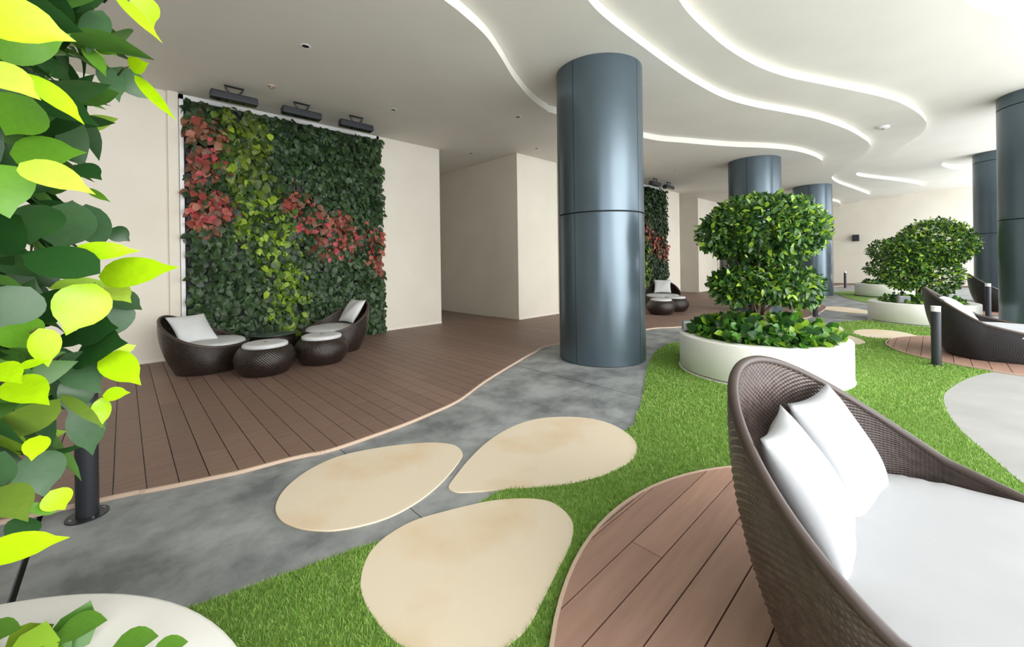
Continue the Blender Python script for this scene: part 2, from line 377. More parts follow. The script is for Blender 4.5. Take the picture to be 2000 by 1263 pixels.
# stepped wave ceiling: every layer is a board that ends in a curved fascia
EXT = {
 1: ([(-8.5, 3.9), (-5, 3.5), (-2, 3.1), (0.0, 3.05), (1.4, 3.17)], CEIL_1[:20], [(17.3, 4.1), (18.9, 4.45), (20.6, 4.2), (22.3, 3.6)], CEIL_1[20:], [(26.6, 3.3)]),
 2: ([(-8.5, 2.7), (-5, 2.3), (-1.5, 1.9), (1.0, 2.0), (2.4, 2.22), (3.0, 2.37)], CEIL_2, [(26.6, 2.7)]),
 3: ([(-8.5, 1.7), (-5, 1.3), (-1.2, 0.9), (1.5, 1.2), (3.0, 1.62), (3.9, 1.84)], CEIL_3, [(26.6, 1.1)]),
 4: ([(-8.5, 0.2), (-5, -0.1), (-1, -0.3), (2.5, 0.1), (5.2, 0.1)], CEIL_4[:4], [(10.0, -1.75), (12.5, -2.4), (15.2, -2.25), (17.3, -1.6)], CEIL_4[4:], [(24.2, -1.5), (26.6, -1.4)]),
}
ZC = {1: 4.0, 2: 4.12, 3: 4.24, 4: 4.36}
NAMES = {1: 'lowest wavy ceiling board along the garden wall', 2: 'second wavy ceiling board step above the columns', 3: 'third wavy ceiling board step with a bright curved edge', 4: 'fourth wavy ceiling board step above the right columns'}
for k, segs in EXT.items():
    pts = [p for s in segs for p in s]
    cv = [p for p in catmull(pts, 8)]
    poly = cv + [(26.6, Y1 + 0.1), (-8.5, Y1 + 0.1)]
    o = tag(prism('ceiling', poly, ZC[k], ZC[k] + 0.12, M['ceiling']), NAMES[k], None, None, 'structure')
    smooth_by_angle(o, 30)
tag(mobj('ceiling', boxv(-8.5, 26.8, Y0 - 0.3, Y1 + 0.1, 4.48, 4.8), BOXF, M['ceiling']), 'highest flat ceiling board near the open side', None, None, 'structure')

# ------------------------------------------------------------------ timber deck along the wall, plank by plank
PITCH, GAP = 0.1525, 0.006
edge_pts = [(-4.2, 4.6), (-2.6, 4.2), (-1.2, 3.75)] + DECK_EDGE[1:-1] + [(14.9, 2.36), (16.1, 3.2), (17.6, 4.05), (19.4, 4.5), (21.5, 4.2), (24.0, 3.4), (26.5, 3.1)]
ecv = catmull(edge_pts, 6)
EX = np.array([p[0] for p in ecv]); EY = np.array([p[1] for p in ecv])
def edge_y(x): return float(np.interp(x, EX, EY))
def top_y(x): return WALL_A if x < 6.8 else (WALL_B - 0.002)
deck = tag(empty('wood_deck', (0, 0, 0)), 'brown composite deck of long planks along the garden wall', None, None, 'structure')
far = MB()
n0 = int(math.floor((-3.2 + 0.06) / PITCH))
for k in range(n0, 200):
    xa = -0.06 + k * PITCH + GAP / 2; xb = xa + PITCH - GAP
    if xa > 26.3: break
    if xa < -3.2: continue
    y_hi = min(top_y(xa), top_y(xb)) - 0.004
    if xa < 6.8 < xb: y_hi = WALL_B - 0.004
    lo = [edge_y(xa), edge_y((xa + xb) / 2), edge_y(xb)]
    if max(lo) > y_hi - 0.1: continue
    segs = []
    y = max(lo) + random.choice([0.42, 0.75, 1.15, 1.6, 2.0])
    while y < y_hi - 0.4:
        segs.append(y); y += 2.2
    cutsy = segs + [y_hi]
    prev = None
    for ci, yc in enumerate(cutsy):
        low = [(xa, lo[0]), ((xa + xb) / 2, lo[1]), (xb, lo[2])] if prev is None else [(xa, prev + 0.002), (xb, prev + 0.002)]
        poly = low + [(xb, yc - (0.002 if ci < len(cutsy) - 1 else 0)), (xa, yc - (0.002 if ci < len(cutsy) - 1 else 0))]
        n = len(poly)
        v = [(px, py, 0.0) for px, py in poly] + [(px, py, 0.02) for px, py in poly]
        f = [tuple(reversed(range(n))), tuple(range(n, 2 * n))] + [(i, (i + 1) % n, n + (i + 1) % n, n + i) for i in range(n)]
        if xa < 13.0: mobj('plank', v, f, M['wood'], deck)
        else: far.add(v, f)
        prev = yc
tag(far.build('far_planks', M['wood'], deck), None, None, None, 'stuff')
strip = MB()
ed = [p for p in ecv if p[0] > -3.2]
for (p, q) in zip(ed[:-1], ed[1:]):
    t = Vector((q[0] - p[0], q[1] - p[1], 0)).normalized(); nrm = Vector((t.y, -t.x, 0)) * 0.016
    v = [(p[0], p[1]), (q[0], q[1]), (q[0] + nrm.x, q[1] + nrm.y), (p[0] + nrm.x, p[1] + nrm.y)]
    strip.add([(x, y, 0.0) for x, y in v] + [(x, y, 0.022) for x, y in v], BOXF)
strip.build('edge_strip', M['trim'], deck)

def round_deck(name, label, c, r, mat):
    d = tag(empty(name, (c[0], c[1], 0)), label, None, None, 'structure')
    k = math.floor(-r / PITCH)
    base_y = 0.02
    while base_y + k * PITCH < r:
        ya = base_y + k * PITCH + GAP / 2; yb = ya + PITCH - GAP; k += 1
        ym = max(abs(ya), abs(yb))
        if ym > r - 0.02 and min(abs(ya), abs(yb)) > r - 0.04: continue
        ya, yb = max(ya, -r + 0.03), min(yb, r - 0.03)
        ex = lambda y: math.sqrt(max(r * r - y * y, 0.0004)) - 0.012
        br = random.choice([-0.55, -0.2, 0.3, 0.75])
        if ex(max(abs(ya), abs(yb))) < abs(br) + 0.15: parts = [(-1, 1)]
        else: parts = [(-1, br), (br, 1)]
        for (p0, p1) in parts:
            ys = [ya + (yb - ya) * t / 3 for t in range(4)]
            L_ = [(-ex(y), y) for y in ys] if p0 == -1 else [(p0 + 0.002, ya), (p0 + 0.002, yb)]
            R_ = [(ex(y), y) for y in ys] if p1 == 1 else [(p1 - 0.002, ya), (p1 - 0.002, yb)]
            poly = R_ + L_[::-1]; n = len(poly)
            v = [(px, py, 0.0) for px, py in poly] + [(px, py, 0.03) for px, py in poly]
            f = [tuple(reversed(range(n))), tuple(range(n, 2 * n))] + [(i, (i + 1) % n, n + (i + 1) % n, n + i) for i in range(n)]
            mobj('plank', v, f, mat, d)
    rg = MB(); rg.lathe([(r - 0.010, 0), (r + 0.006, 0), (r + 0.006, 0.032), (r - 0.010, 0.032), (r - 0.010, 0)], 96)
    rg.build('edge_strip', M['trim'], d)
    mobj('deck_bed', *(lambda q: ([(0, 0, 0.006)] + q, [(0, i + 1, (i + 1) % 64 + 1) for i in range(64)]))([((r - 0.01) * math.cos(2 * PI * i / 64), (r - 0.01) * math.sin(2 * PI * i / 64), 0.006) for i in range(64)]), M['gap'], d)
    return d
DECKS = [((1.975, -0.36), 1.59), ((8.9, -0.95), 1.5), ((15.9, -1.5), 1.5)]
round_deck('round_deck', 'round brown plank deck under the large foreground daybed', *DECKS[0], M['wood_round'])
round_deck('round_deck', 'round brown plank deck under the black daybed beside a bollard', *DECKS[1], M['wood_round'])
round_deck('round_deck', 'small far round plank deck behind the second bollard', *DECKS[2], M['wood_round'])

# ------------------------------------------------------------------ stepping stones
STONES = [
 (STONE_A, 'cream leaf-shaped paving stone lying wholly in the grey concrete path'),
 (STONE_B, 'cream teardrop paving stone with orange stains pointing left at its neighbours'),
 (STONE_C, 'largest cream teardrop paving stone, nearest the camera in the grass'),
 (STONE_D, 'small cream paving stone at the grass edge behind the main planter'),
 (STONE_E, 'cream paving stone partly hidden by the right rim of the main planter'),
 (STONE_F, 'long cream oval paving stone in the grass before the black daybed'),
 (STONE_G, 'pale cream paving patch in the distant concrete path'),
]
STONE_POLYS = []
for pts, lab in STONES:
    cv = catmull(pts, 4, True); STONE_POLYS.append(cv)
    c = np.mean(np.array(cv), 0)
    o = prism('stepping_stone', [(x - c[0], y - c[1]) for x, y in cv], 0.0, 0.010, M['stone'])
    o.location = (c[0], c[1], 0); bevel(o, 0.003, 2, 50)
    tag(o, lab, 'paving stone', 'cream stepping stones')
pale_poly = catmull([(3.55, -0.6), (3.7, -0.45)] + PALE_EDGE + [(7.6, -0.6)], 5) + [(7.9, -2.2), (7.9, Y0 + 0.02), (3.2, Y0 + 0.02), (3.2, -1.6)]
tag(prism('floor', pale_poly, 0.0, 0.009, M['pale_concrete']), 'pale concrete paving between the two daybed decks', None, None, 'structure')

# ------------------------------------------------------------------ artificial grass
ge = catmull(GRASS_EDGE, 4)
grass_poly = [(0.05, 2.14)] + ge + [(7.4, 2.75), (8.2, 2.2)] + catmull(GRASS_FAR, 4) + [(12.6, -0.9), (11.2, -1.0), (10.6, -2.0), (10.6, Y0), (-2.0, Y0), (-2.0, -0.4), (-0.8, 1.9)]
far_grass_poly = catmull([(20.5, 2.77), (21.3, 2.5), (21.6, 1.9), (20.9, 0.4), (18.7, -0.2), (16.8, 0.3), (16.2, 1.2), (16.6, 1.55), (17.7, 1.98), (19.0, 2.41)], 4, True)
PLANTERS = [((-0.70, 1.10), 0.92, 0.42), ((5.74, 1.53), 0.92, 0.45), ((12.3, 0.2), 0.86, 0.43), ((19.6, 1.1), 0.95, 0.45)]
tag(prism('lawn_base', grass_poly, 0.0, 0.005, M['grass_base']), 'green backing of the artificial lawn', None, None, 'structure')
tag(prism('lawn_base', far_grass_poly, 0.0, 0.012, M['grass_base']), 'small far patch of green artificial lawn', None, None, 'structure')
BOLLARDS = [(-0.16, 3.33), (7.48, -0.01), (11.9, 1.97), (14.27, -0.85), (23.9, 2.83)]
def grass_points(x0, x1, y0, y1, dens, keep):
    n = int((x1 - x0) * (y1 - y0) * dens)
    x = RNG.uniform(x0, x1, n); y = RNG.uniform(y0, y1, n)
    depth = x * FWD.x + y * FWD.y; side = x * RGT.x + y * RGT.y
    ok = keep(depth) & (np.abs(side) < depth * 1.3 + 0.12) & in_poly(x, y, grass_poly)
    x, y = x[ok], y[ok]
    ok = np.ones(len(x), bool)
    for s in STONE_POLYS: ok &= ~in_poly(x, y, s)
    ok &= ~in_poly(x, y, pale_poly)
    for c, r in DECKS: ok &= (x - c[0]) ** 2 + (y - c[1]) ** 2 > (r + 0.008) ** 2
    for c, r, h in PLANTERS: ok &= (x - c[0]) ** 2 + (y - c[1]) ** 2 > (r + 0.016) ** 2
    for c in ((12.1, -1.46), (5.02, 3.36)): ok &= (x - c[0]) ** 2 + (y - c[1]) ** 2 > 0.66 ** 2
    return x[ok], y[ok]
gx, gy, gw, gh = [], [], [], []
for (d0, d1_, dens, w, h) in [(0.5, 2.3, 26000, 0.0026, 0.021), (2.3, 3.6, 14000, 0.0036, 0.022), (3.6, 6.0, 6500, 0.006, 0.024), (6.0, 11.0, 2200, 0.011, 0.026)]:
    ax, ay = grass_points(0.0, 12.6, -2.0, 3.1, dens, lambda d, a=d0, b=d1_: (d >= a) & (d < b))
    gx.append(ax); gy.append(ay); gw.append(np.full(len(ax), w)); gh.append(np.full(len(ax), h))
gx, gy, gw, gh = map(np.concatenate, (gx, gy, gw, gh))
n = len(gx); print('grass blades', n)
ang = RNG.uniform(0, 2 * PI, n); lean = RNG.uniform(0.15, 0.75, n) * gh; la = RNG.uniform(0, 2 * PI, n)
hh = gh * RNG.uniform(0.65, 1.15, n)
dx, dy = np.cos(ang) * gw / 2, np.sin(ang) * gw / 2
lx, ly = np.cos(la) * lean, np.sin(la) * lean
Z = np.full(n, 0.004)
V = np.stack([np.stack([gx - dx, gy - dy, Z], 1), np.stack([gx + dx, gy + dy, Z], 1),
              np.stack([gx + dx * .8 + lx * .35, gy + dy * .8 + ly * .35, Z + hh * .6], 1), np.stack([gx - dx * .8 + lx * .35, gy - dy * .8 + ly * .35, Z + hh * .6], 1),
              np.stack([gx + lx, gy + ly, Z + hh], 1)], 1).reshape(-1, 3)
idx = np.arange(n) * 5
loops = np.stack([idx, idx + 1, idx + 2, idx + 3, idx + 3, idx + 2, idx + 4], 1).reshape(-1)
me = bpy.data.meshes.new('grass')
me.vertices.add(n * 5); me.vertices.foreach_set('co', V.astype(np.float32).reshape(-1))
me.loops.add(n * 7); me.loops.foreach_set('vertex_index', loops.astype(np.int32))
st = np.stack([np.arange(n) * 7, np.arange(n) * 7 + 4], 1).reshape(-1)
me.polygons.add(n * 2); me.polygons.foreach_set('loop_start', st.astype(np.int32))
me.update(calc_edges=True); me.validate()
gcol = np.array([srgb(112, 150, 58), srgb(142, 182, 80), srgb(170, 204, 108), srgb(186, 194, 122)])
gi = RNG.choice(4, n, p=[0.3, 0.4, 0.22, 0.08])
cc = np.repeat(gcol[gi], 5, 0).astype(np.float32)
at = me.color_attributes.new('col', 'FLOAT_COLOR', 'POINT'); at.data.foreach_set('color', cc.reshape(-1))
M['grass'] = leaf_mat('turf_blade_green', 'attribute', 0.5, 0.3)
me.materials.append(M['grass'])
tag(obj('grass', me), 'short green artificial grass blades of the lawn', 'grass', None, 'stuff')

# ------------------------------------------------------------------ columns
def column(label, c, h, band=None):
    t = tag(empty('column', (c[0], c[1], 0)), label, 'column', 'slate blue round columns')
    R = 0.61
    MB().lathe([(R - 0.02, 0.0), (R - 0.02, h + 0.06)], 48).build('core', M['column_core'], t, True)
    zs = [(0.006, 2.045), (2.06, h)] if band is None else [(0.006, 2.045), (2.06, band), (band + 0.012, h)]
    g = 0.0045 / R
    for z0, z1 in zs:
        for q in range(4):
            a0, a1 = q * PI / 2 + g, (q + 1) * PI / 2 - g
            mb = MB(); n = 24
            mb.lathe([(R - 0.02, z0), (R - 0.004, z0), (R, z0 + 0.004), (R, z1 - 0.004), (R - 0.004, z1), (R - 0.02, z1)], n, (0, 0, 0), a0, a1)
            m = 6
            mb.f.append(tuple(range(m))); mb.f.append(tuple(reversed(range(n * m, n * m + m))))
            smooth_by_angle(mb.build('cladding_panel', M['column'], t), 30)
    return t
column('largest round slate blue column in the middle, standing on the concrete path', (5.02, 3.36), 4.12)
column('round slate blue column directly behind the main topiary tree', (12.15, 3.3), 4.0)
column('thinnest round slate blue column before the far end wall', (19.0, 3.2), 4.12)
column('round slate blue column cut off by the right picture edge', (12.1, -1.46), 4.36, 4.12)
column('round slate blue column half hidden behind the right edge column', (19.0, -1.46), 4.48, 4.2)

# ------------------------------------------------------------------ leaves
def leaf_shape(nseg, nacr, width, fold, droop, tip=0.0, blunt=0.75):
    """unit-length leaf along +Y, facing +Z"""
    V, Fc = [(0, 0, 0)], []
    rows = []
    for i in range(1, nseg):
        t = i / nseg
        w = width * 0.5 * 3.0 * t ** 0.68 * (1 - t) ** 0.92
        if tip and t > 0.86: w *= 0.75
        row = []
        for j in range(nacr + 1):
            u = -1 + 2 * j / nacr
            row.append(len(V)); V.append((u * w, t, fold * abs(u) * w - droop * t * t + 0.15 * droop * math.sin(PI * t)))
        rows.append(row)
    tipi = len(V); V.append((0, 1.0 + tip, -droop * (1 + tip) ** 2))
    for j in range(nacr): Fc.append((0, rows[0][j + 1], rows[0][j]))
    for r0, r1 in zip(rows[:-1], rows[1:]):
        for j in range(nacr): Fc.append((r0[j], r0[j + 1], r1[j + 1], r1[j]))
    for j in range(nacr): Fc.append((rows[-1][j], rows[-1][j + 1], tipi))
    return V, Fc
LEAF_LO = [leaf_shape(4, 2, 0.46, 0.25, 0.12), leaf_shape(4, 2, 0.40, 0.3, 0.2), leaf_shape(4, 2, 0.54, 0.15, 0.06)]
LEAF_HI_SPEC = [(7, 2, 0.46, 0.22, 0.10, 0.04), (7, 2, 0.40, 0.32, 0.22, 0.05), (7, 2, 0.54, 0.15, 0.08, 0.03)]
LEAF_ME = [new_mesh('leaf', *leaf_shape(*s), M['leaf_obj'], True) for s in LEAF_HI_SPEC]
IVY_ME = [new_mesh('leaf', *leaf_shape(5, 2, w, f_, d_, 0.03, 0.55), M['leaf_ivy_obj'], True) for w, f_, d_ in ((0.85, 0.2, 0.15), (0.7, 0.3, 0.2))]
IVY_LO = [leaf_shape(3, 2, 0.85, 0.2, 0.15, 0, 0.55), leaf_shape(3, 2, 0.7, 0.3, 0.2, 0, 0.55)]

def unit(v): return v / np.maximum(np.linalg.norm(v, axis=-1, keepdims=True), 1e-9)
def frames(d, nrm):
    d = unit(d); nrm = nrm - d * (nrm * d).sum(-1, keepdims=True); nrm = unit(nrm)
    x = np.cross(d, nrm)
    return np.stack([x, d, nrm], -1)          # columns
CAMP = np.array([0, 0, CAM_H])

def leaf_mass(name, pos, Fm, size, col, shapes, mat, parent, loc):
    """one mesh of many leaves"""
    VV, LL, PS, CC = [], [], [], []; voff = 0; loff = 0
    which = RNG.integers(0, len(shapes), len(pos))
    for k, (v, f) in enumerate(shapes):
        m = which == k
        if not m.any(): continue
        v = np.array(v); P = np.einsum('nij,vj->nvi', Fm[m], v) * size[m][:, None, None] + pos[m][:, None, :]
        nl = P.shape[0]; nv = len(v)
        VV.append(P.reshape(-1, 3)); CC.append(np.repeat(col[m], nv, 0))
        lp = np.concatenate([np.array(q) for q in f]); ln = np.array([len(q) for q in f]); st0 = np.concatenate([[0], np.cumsum(ln)[:-1]])
        LL.append((lp[None] + (np.arange(nl) * nv)[:, None] + voff).reshape(-1))
        PS.append((st0[None] + (np.arange(nl) * len(lp))[:, None] + loff).reshape(-1))
        voff += nl * nv; loff += nl * len(lp)
    VV, LL, PS, CC = map(np.concatenate, (VV, LL, PS, CC))
    me = bpy.data.meshes.new(name)
    me.vertices.add(len(VV)); me.vertices.foreach_set('co', (VV - np.array(loc)).astype(np.float32).reshape(-1))
    me.loops.add(len(LL)); me.loops.foreach_set('vertex_index', LL.astype(np.int32))
    me.polygons.add(len(PS)); me.polygons.foreach_set('loop_start', PS.astype(np.int32))
    me.polygons.foreach_set('use_smooth', np.ones(len(PS), bool))
    me.update(calc_edges=True)
    a = me.color_attributes.new('col', 'FLOAT_COLOR', 'POINT'); a.data.foreach_set('color', CC.astype(np.float32).reshape(-1))
    me.materials.append(mat)
    o = obj(name, me, parent); tag(o, kind='stuff')
    return o

def leaf_object(me, p, Fm, s, col, parent, loc, name='leaf'):
    o = bpy.data.objects.new(name, me)
    Mx = Matrix([[Fm[0][0] * s, Fm[0][1] * s, Fm[0][2] * s, p[0] - loc[0]], [Fm[1][0] * s, Fm[1][1] * s, Fm[1][2] * s, p[1] - loc[1]],
                 [Fm[2][0] * s, Fm[2][1] * s, Fm[2][2] * s, p[2] - loc[2]], [0, 0, 0, 1]])
    link(o, parent); o.matrix_basis = Mx
    o.color = tuple(float(c) for c in col)
    return o

def split_leaves(parent, loc, pos, Fm, size, col, outw, nobj, meshes, lo_shapes, mass_name='foliage'):
    """the leaves that show largest become objects of their own, the rest one mass"""
    to = CAMP - pos; dist = np.linalg.norm(to, axis=1)
    face = (unit(to) * outw).sum(1)
    side = (pos @ np.array(RGT)); dep = (pos @ np.array(FWD))
    vis = (dep > 0.1) & (np.abs(side) < dep * 1.27) & (face > 0.1)
    score = np.where(vis, size / dist * (0.5 + face), -1)
    order = np.argsort(-score); pick = order[:nobj]; pick = pick[score[pick] > 0]
    rest = np.ones(len(pos), bool); rest[pick] = False
    for i in pick:
        leaf_object(meshes[RNG.integers(0, len(meshes))], pos[i], Fm[i], size[i], col[i], parent, loc)
    if rest.any():
        leaf_mass(mass_name, pos[rest], Fm[rest], size[rest], col[rest], lo_shapes, M['leaf_att'], parent, loc)

FIC_OLD, FIC_MID, FIC_NEW = np.array(srgb(46, 82, 40)), np.array(srgb(88, 130, 56)), np.array(srgb(160, 196, 64))
def crown(lobes, base_size, young=0.2):
    P_, O_ = [], []
    for (c, r, n) in lobes:
        d = unit(RNG.normal(size=(n, 3))); rad = RNG.uniform(0.55, 1.0, n) ** 0.45 * (1 + RNG.normal(size=n) * 0.035)
        P_.append(np.array(c) + d * np.array(r) * rad[:, None]); O_.append(unit(d / np.array(r)))
    pos = np.concatenate(P_); outw = np.concatenate(O_); n = len(pos)
    nrm = unit(outw * 0.8 + np.array([0, 0, 0.55]) + RNG.normal(size=(n, 3)) * 0.45)
    d = unit(outw * 0.7 + RNG.normal(size=(n, 3)) * 0.75 + np.array([0, 0, -0.1]))
    Fm = frames(d, nrm); size = base_size * RNG.uniform(0.6, 1.2, n)
    u = RNG.random(n)[:, None]
    col = np.where(u < young, FIC_NEW, np.where(u < young + 0.35, FIC_MID, FIC_OLD)) * RNG.uniform(0.8, 1.2, (n, 1))
    col[:, 3] = 1
    return pos, Fm, size, col, outw

def stems(parent, spec, mat=None):
    for pts, r0, r1 in spec:
        cv = catmull(pts, 5)
        n = len(cv); rr = [r0 + (r1 - r0) * i / (n - 1) for i in range(n)]
        o = MB().tube(cv, rr, 9).build('trunk' if r0 > 0.02 else 'branch', mat or M['bark'], parent, True)

# ------------------------------------------------------------------ planters
def planter(label, c, r, h):
    t = tag(empty('planter', (c[0], c[1], 0)), label, 'planter', 'round rendered planters')
    MB().lathe([(r - 0.05, 0.0), (r - 0.05, 0.04)], 72).build('plinth', M['grey_metal'], t, True)
    MB().lathe([(r - 0.06, 0.0), (r + 0.012, 0.0), (r + 0.012, 0.012), (r - 0.05, 0.012)], 72).build('base_ring', M['planter'], t, False)
    b = MB().lathe([(r - 0.06, 0.035), (r - 0.008, 0.035), (r, 0.043), (r, h - 0.014), (r - 0.004, h - 0.004), (r - 0.014, h), (r - 0.17, h), (r - 0.18, h - 0.008), (r - 0.18, h - 0.12)], 96).build('shell', M['planter'], t)
    smooth_by_angle(b, 50)
    q = MB(); n = 48; rr = r - 0.18
    q.v = [(0, 0, h - 0.04)] + [(rr * math.cos(2 * PI * i / n), rr * math.sin(2 * PI * i / n), h - 0.08) for i in range(n)]
    q.f = [(0, i + 1, (i + 1) % n + 1) for i in range(n)]
    q.build('soil', M['soil'], t)
    return t
planter('round cream planter at the bottom left corner, below the foreground tree', *PLANTERS[0])
planter('large round cream planter in the middle of the lawn with a topiary tree', *PLANTERS[1])
planter('round cream planter behind the black daybed', *PLANTERS[2])
planter('most distant round cream planter near the end wall', *PLANTERS[3])

GC_COL = [np.array(srgb(42, 84, 36)), np.array(srgb(78, 130, 44)), np.array(srgb(140, 178, 52))]
def ground_cover(label, c, r, h, n, nobj, hmax=0.26, size=0.1, mix=(0.45, 0.4, 0.15)):
    loc = (c[0], c[1], h - 0.06)
    t = tag(empty('ground_cover', loc), label, 'shrub', 'leafy ground cover in the planters')
    a = RNG.uniform(0, 2 * PI, n); rr = r * RNG.random(n) ** 0.42
    hz = h + hmax * (1 - (rr / r) ** 2 * 0.55) * RNG.uniform(0.12, 1.0, n)
    pos = np.stack([c[0] + rr * np.cos(a), c[1] + rr * np.sin(a), hz], 1)
    rad = np.stack([np.cos(a), np.sin(a), np.zeros(n)], 1)
    outw = unit(rad * (rr / r)[:, None] + np.array([0, 0, 0.6]) + RNG.normal(size=(n, 3)) * 0.2)
    nrm = unit(outw + RNG.normal(size=(n, 3)) * 0.4 + rad * 0.35)
    d = unit(rad * 0.5 + np.array([0, 0, 0.25]) + RNG.normal(size=(n, 3)) * 0.7)
    Fm = frames(d, nrm); s = size * RNG.uniform(0.65, 1.25, n)
    col = np.array(GC_COL)[RNG.choice(3, n, p=mix)] * RNG.uniform(0.85, 1.15, (n, 1)); col[:, 3] = 1
    split_leaves(t, loc, pos, Fm, s, col, unit(nrm), nobj, GC_ME, [leaf_shape(3, 2, 0.8, 0.2, 0.12)])
    sm = MB()
    for k in range(26):
        aa = RNG.uniform(0, 2 * PI); q = r * math.sqrt(RNG.random()) * 0.9
        x, y = q * math.cos(aa), q * math.sin(aa)
        sm.tube([(x, y, -0.02), (x * 1.04, y * 1.04, 0.08), (x * 1.08, y * 1.08, 0.06 + hmax * 0.8 * (1 - (q / r) ** 2 * 0.7))], [0.005, 0.004, 0.002], 5)
    tag(sm.build('stems', M['twig'], t), kind='stuff')
    return t
GC_ME = [new_mesh('leaf', *leaf_shape(6, 2, w, f_, d_, 0.02, 0.7), M['leaf_obj'], True) for w, f_, d_ in ((0.75, 0.18, 0.1), (0.6, 0.25, 0.18), (0.85, 0.15, 0.12))]
ground_cover('glossy broad-leaved ground cover around the trunk in the main planter', PLANTERS[1][0], 0.77, 0.41, 1300, 300, 0.29, 0.115, (0.3, 0.48, 0.22))
ground_cover('low glossy ground cover sprouting in the bottom left planter', PLANTERS[0][0], 0.72, 0.40, 300, 240, 0.10, 0.1, (0.1, 0.7, 0.2))
ground_cover('low ground cover in the planter behind the black daybed', PLANTERS[2][0], 0.66, 0.40, 350, 0, 0.2, 0.09)
ground_cover('low ground cover in the most distant planter', PLANTERS[3][0], 0.74, 0.42, 300, 0, 0.2, 0.1)

# ------------------------------------------------------------------ topiary trees
def topiary(label, base, lobes, size, nobj, trunks, young=0.2):
    loc = tuple(base)
    t = tag(empty('topiary_tree', loc), label, 'tree', 'clipped ficus trees in planters')
    stems(t, trunks)
    pos, Fm, s, col, outw = crown(lobes, size, young)
    split_leaves(t, loc, pos, Fm, s, col, outw, nobj, LEAF_ME, LEAF_LO)
    return t
def multi_trunk(spread=0.3, top=1.3):
    out = []
    for k in range(5):
        a = k * 2 * PI / 5 + 0.4
        r = 0.035 + 0.02 * (k % 2)
        out.append(([(r * math.cos(a), r * math.sin(a), -0.02), (r * 1.1 * math.cos(a + .3), r * 1.1 * math.sin(a + .3), 0.25), (0.1 * math.cos(a + .6), 0.1 * math.sin(a + .6), 0.6),
                     (spread * math.cos(a + .5), spread * math.sin(a + .5), top)], 0.032, 0.012))
    for k in range(6):
        a = k * PI / 3
        out.append(([(0.06 * math.cos(a), 0.06 * math.sin(a), 0.32), (0.25 * math.cos(a), 0.25 * math.sin(a), 0.5), (0.5 * math.cos(a), 0.5 * math.sin(a), 0.58)], 0.014, 0.005))
        out.append(([(0.1 * math.cos(a + .3), 0.1 * math.sin(a + .3), 0.8), (0.35 * math.cos(a + .3), 0.35 * math.sin(a + .3), 1.05), (0.6 * math.cos(a + .3), 0.6 * math.sin(a + .3), 1.2)], 0.014, 0.005))
    return out
c1 = PLANTERS[1][0]
def rel(c, s, d, z):      # s metres to the viewer's right, d metres away from the viewer
    return (c[0] + RGT.x * s + FWD.x * d, c[1] + RGT.y * s + FWD.y * d, z)
topiary('two-tier clipped topiary tree in the main planter on the lawn', (c1[0], c1[1], 0.39),
        [(rel(c1, 0.06, 0, 1.76), (0.67, 0.67, 0.43), 5600), (rel(c1, 0.46, 0.1, 1.64), (0.34, 0.34, 0.28), 800), (rel(c1, -0.46, 0, 1.70), (0.28, 0.28, 0.24), 600),
         (rel(c1, 0.04, 0, 1.09), (0.58, 0.58, 0.22), 3300), (rel(c1, -0.36, -0.1, 1.05), (0.24, 0.26, 0.22), 600), (rel(c1, 0.42, -0.1, 1.03), (0.27, 0.27, 0.24), 600)],
        0.085, 300, multi_trunk(), 0.18)
c2 = PLANTERS[2][0]
topiary('broad clipped topiary tree behind the black daybed', (c2[0], c2[1], 0.37),
        [(rel(c2, 0.32, 0, 1.68), (0.62, 0.62, 0.50), 3800), (rel(c2, -0.22, 0, 1.5), (0.45, 0.45, 0.36), 1700), (rel(c2, -0.3, 0, 1.05), (0.42, 0.42, 0.36), 1500), (rel(c2, 0.32, 0, 0.98), (0.42, 0.42, 0.42), 1600), (rel(c2, 0.75, 0, 1.62), (0.34, 0.34, 0.34), 500)],
        0.085, 0, multi_trunk(0.25, 1.2), 0.25)
c3 = PLANTERS[3][0]
topiary('dark distant topiary tree in the farthest planter', (c3[0], c3[1], 0.39),
        [(rel(c3, 0.2, 0, 1.62), (0.75, 0.75, 0.42), 1500), (rel(c3, 0.1, 0, 0.98), (0.75, 0.75, 0.32), 1200)],
        0.115, 0, multi_trunk(0.25, 1.2), 0.08)

# a few ground cover leaves that lie over the rim of the bottom left planter
gcl = [o for o in bpy.data.objects if o.name.startswith('ground_cover') and 'bottom left' in o.get('label', '')][0]
for (lx, ly, lz, dx_, dy_, sz) in ((-0.129, 1.503, 0.50, 0.85, -0.35, 0.095), (-0.033, 1.349, 0.50, 0.85, -0.35, 0.09), (-0.27, 1.63, 0.50, 0.8, -0.45, 0.085), (0.035, 1.268, 0.50, 0.9, -0.3, 0.07), (-0.2, 1.508, 0.50, 0.9, -0.2, 0.08)):
    Fr_ = frames(np.array([[dx_, dy_, 0.1]]), np.array([[-0.25, -0.25, 1.0]]))[0]
    leaf_object(GC_ME[0], np.array([lx, ly, lz]), Fr_, sz, srgb(92, 140, 44), gcl, tuple(gcl.location))
    gl = np.array(gcl.location)
    MB().tube([np.array([lx, ly, lz]) - gl, np.array([lx - dx_ * 0.05, ly - dy_ * 0.05, lz - 0.03]) - gl, np.array([lx - dx_ * 0.12, ly - dy_ * 0.12, 0.36]) - gl], [0.0015, 0.002, 0.003], 5).build('leaf_stalk', M['twig'], gcl, True)

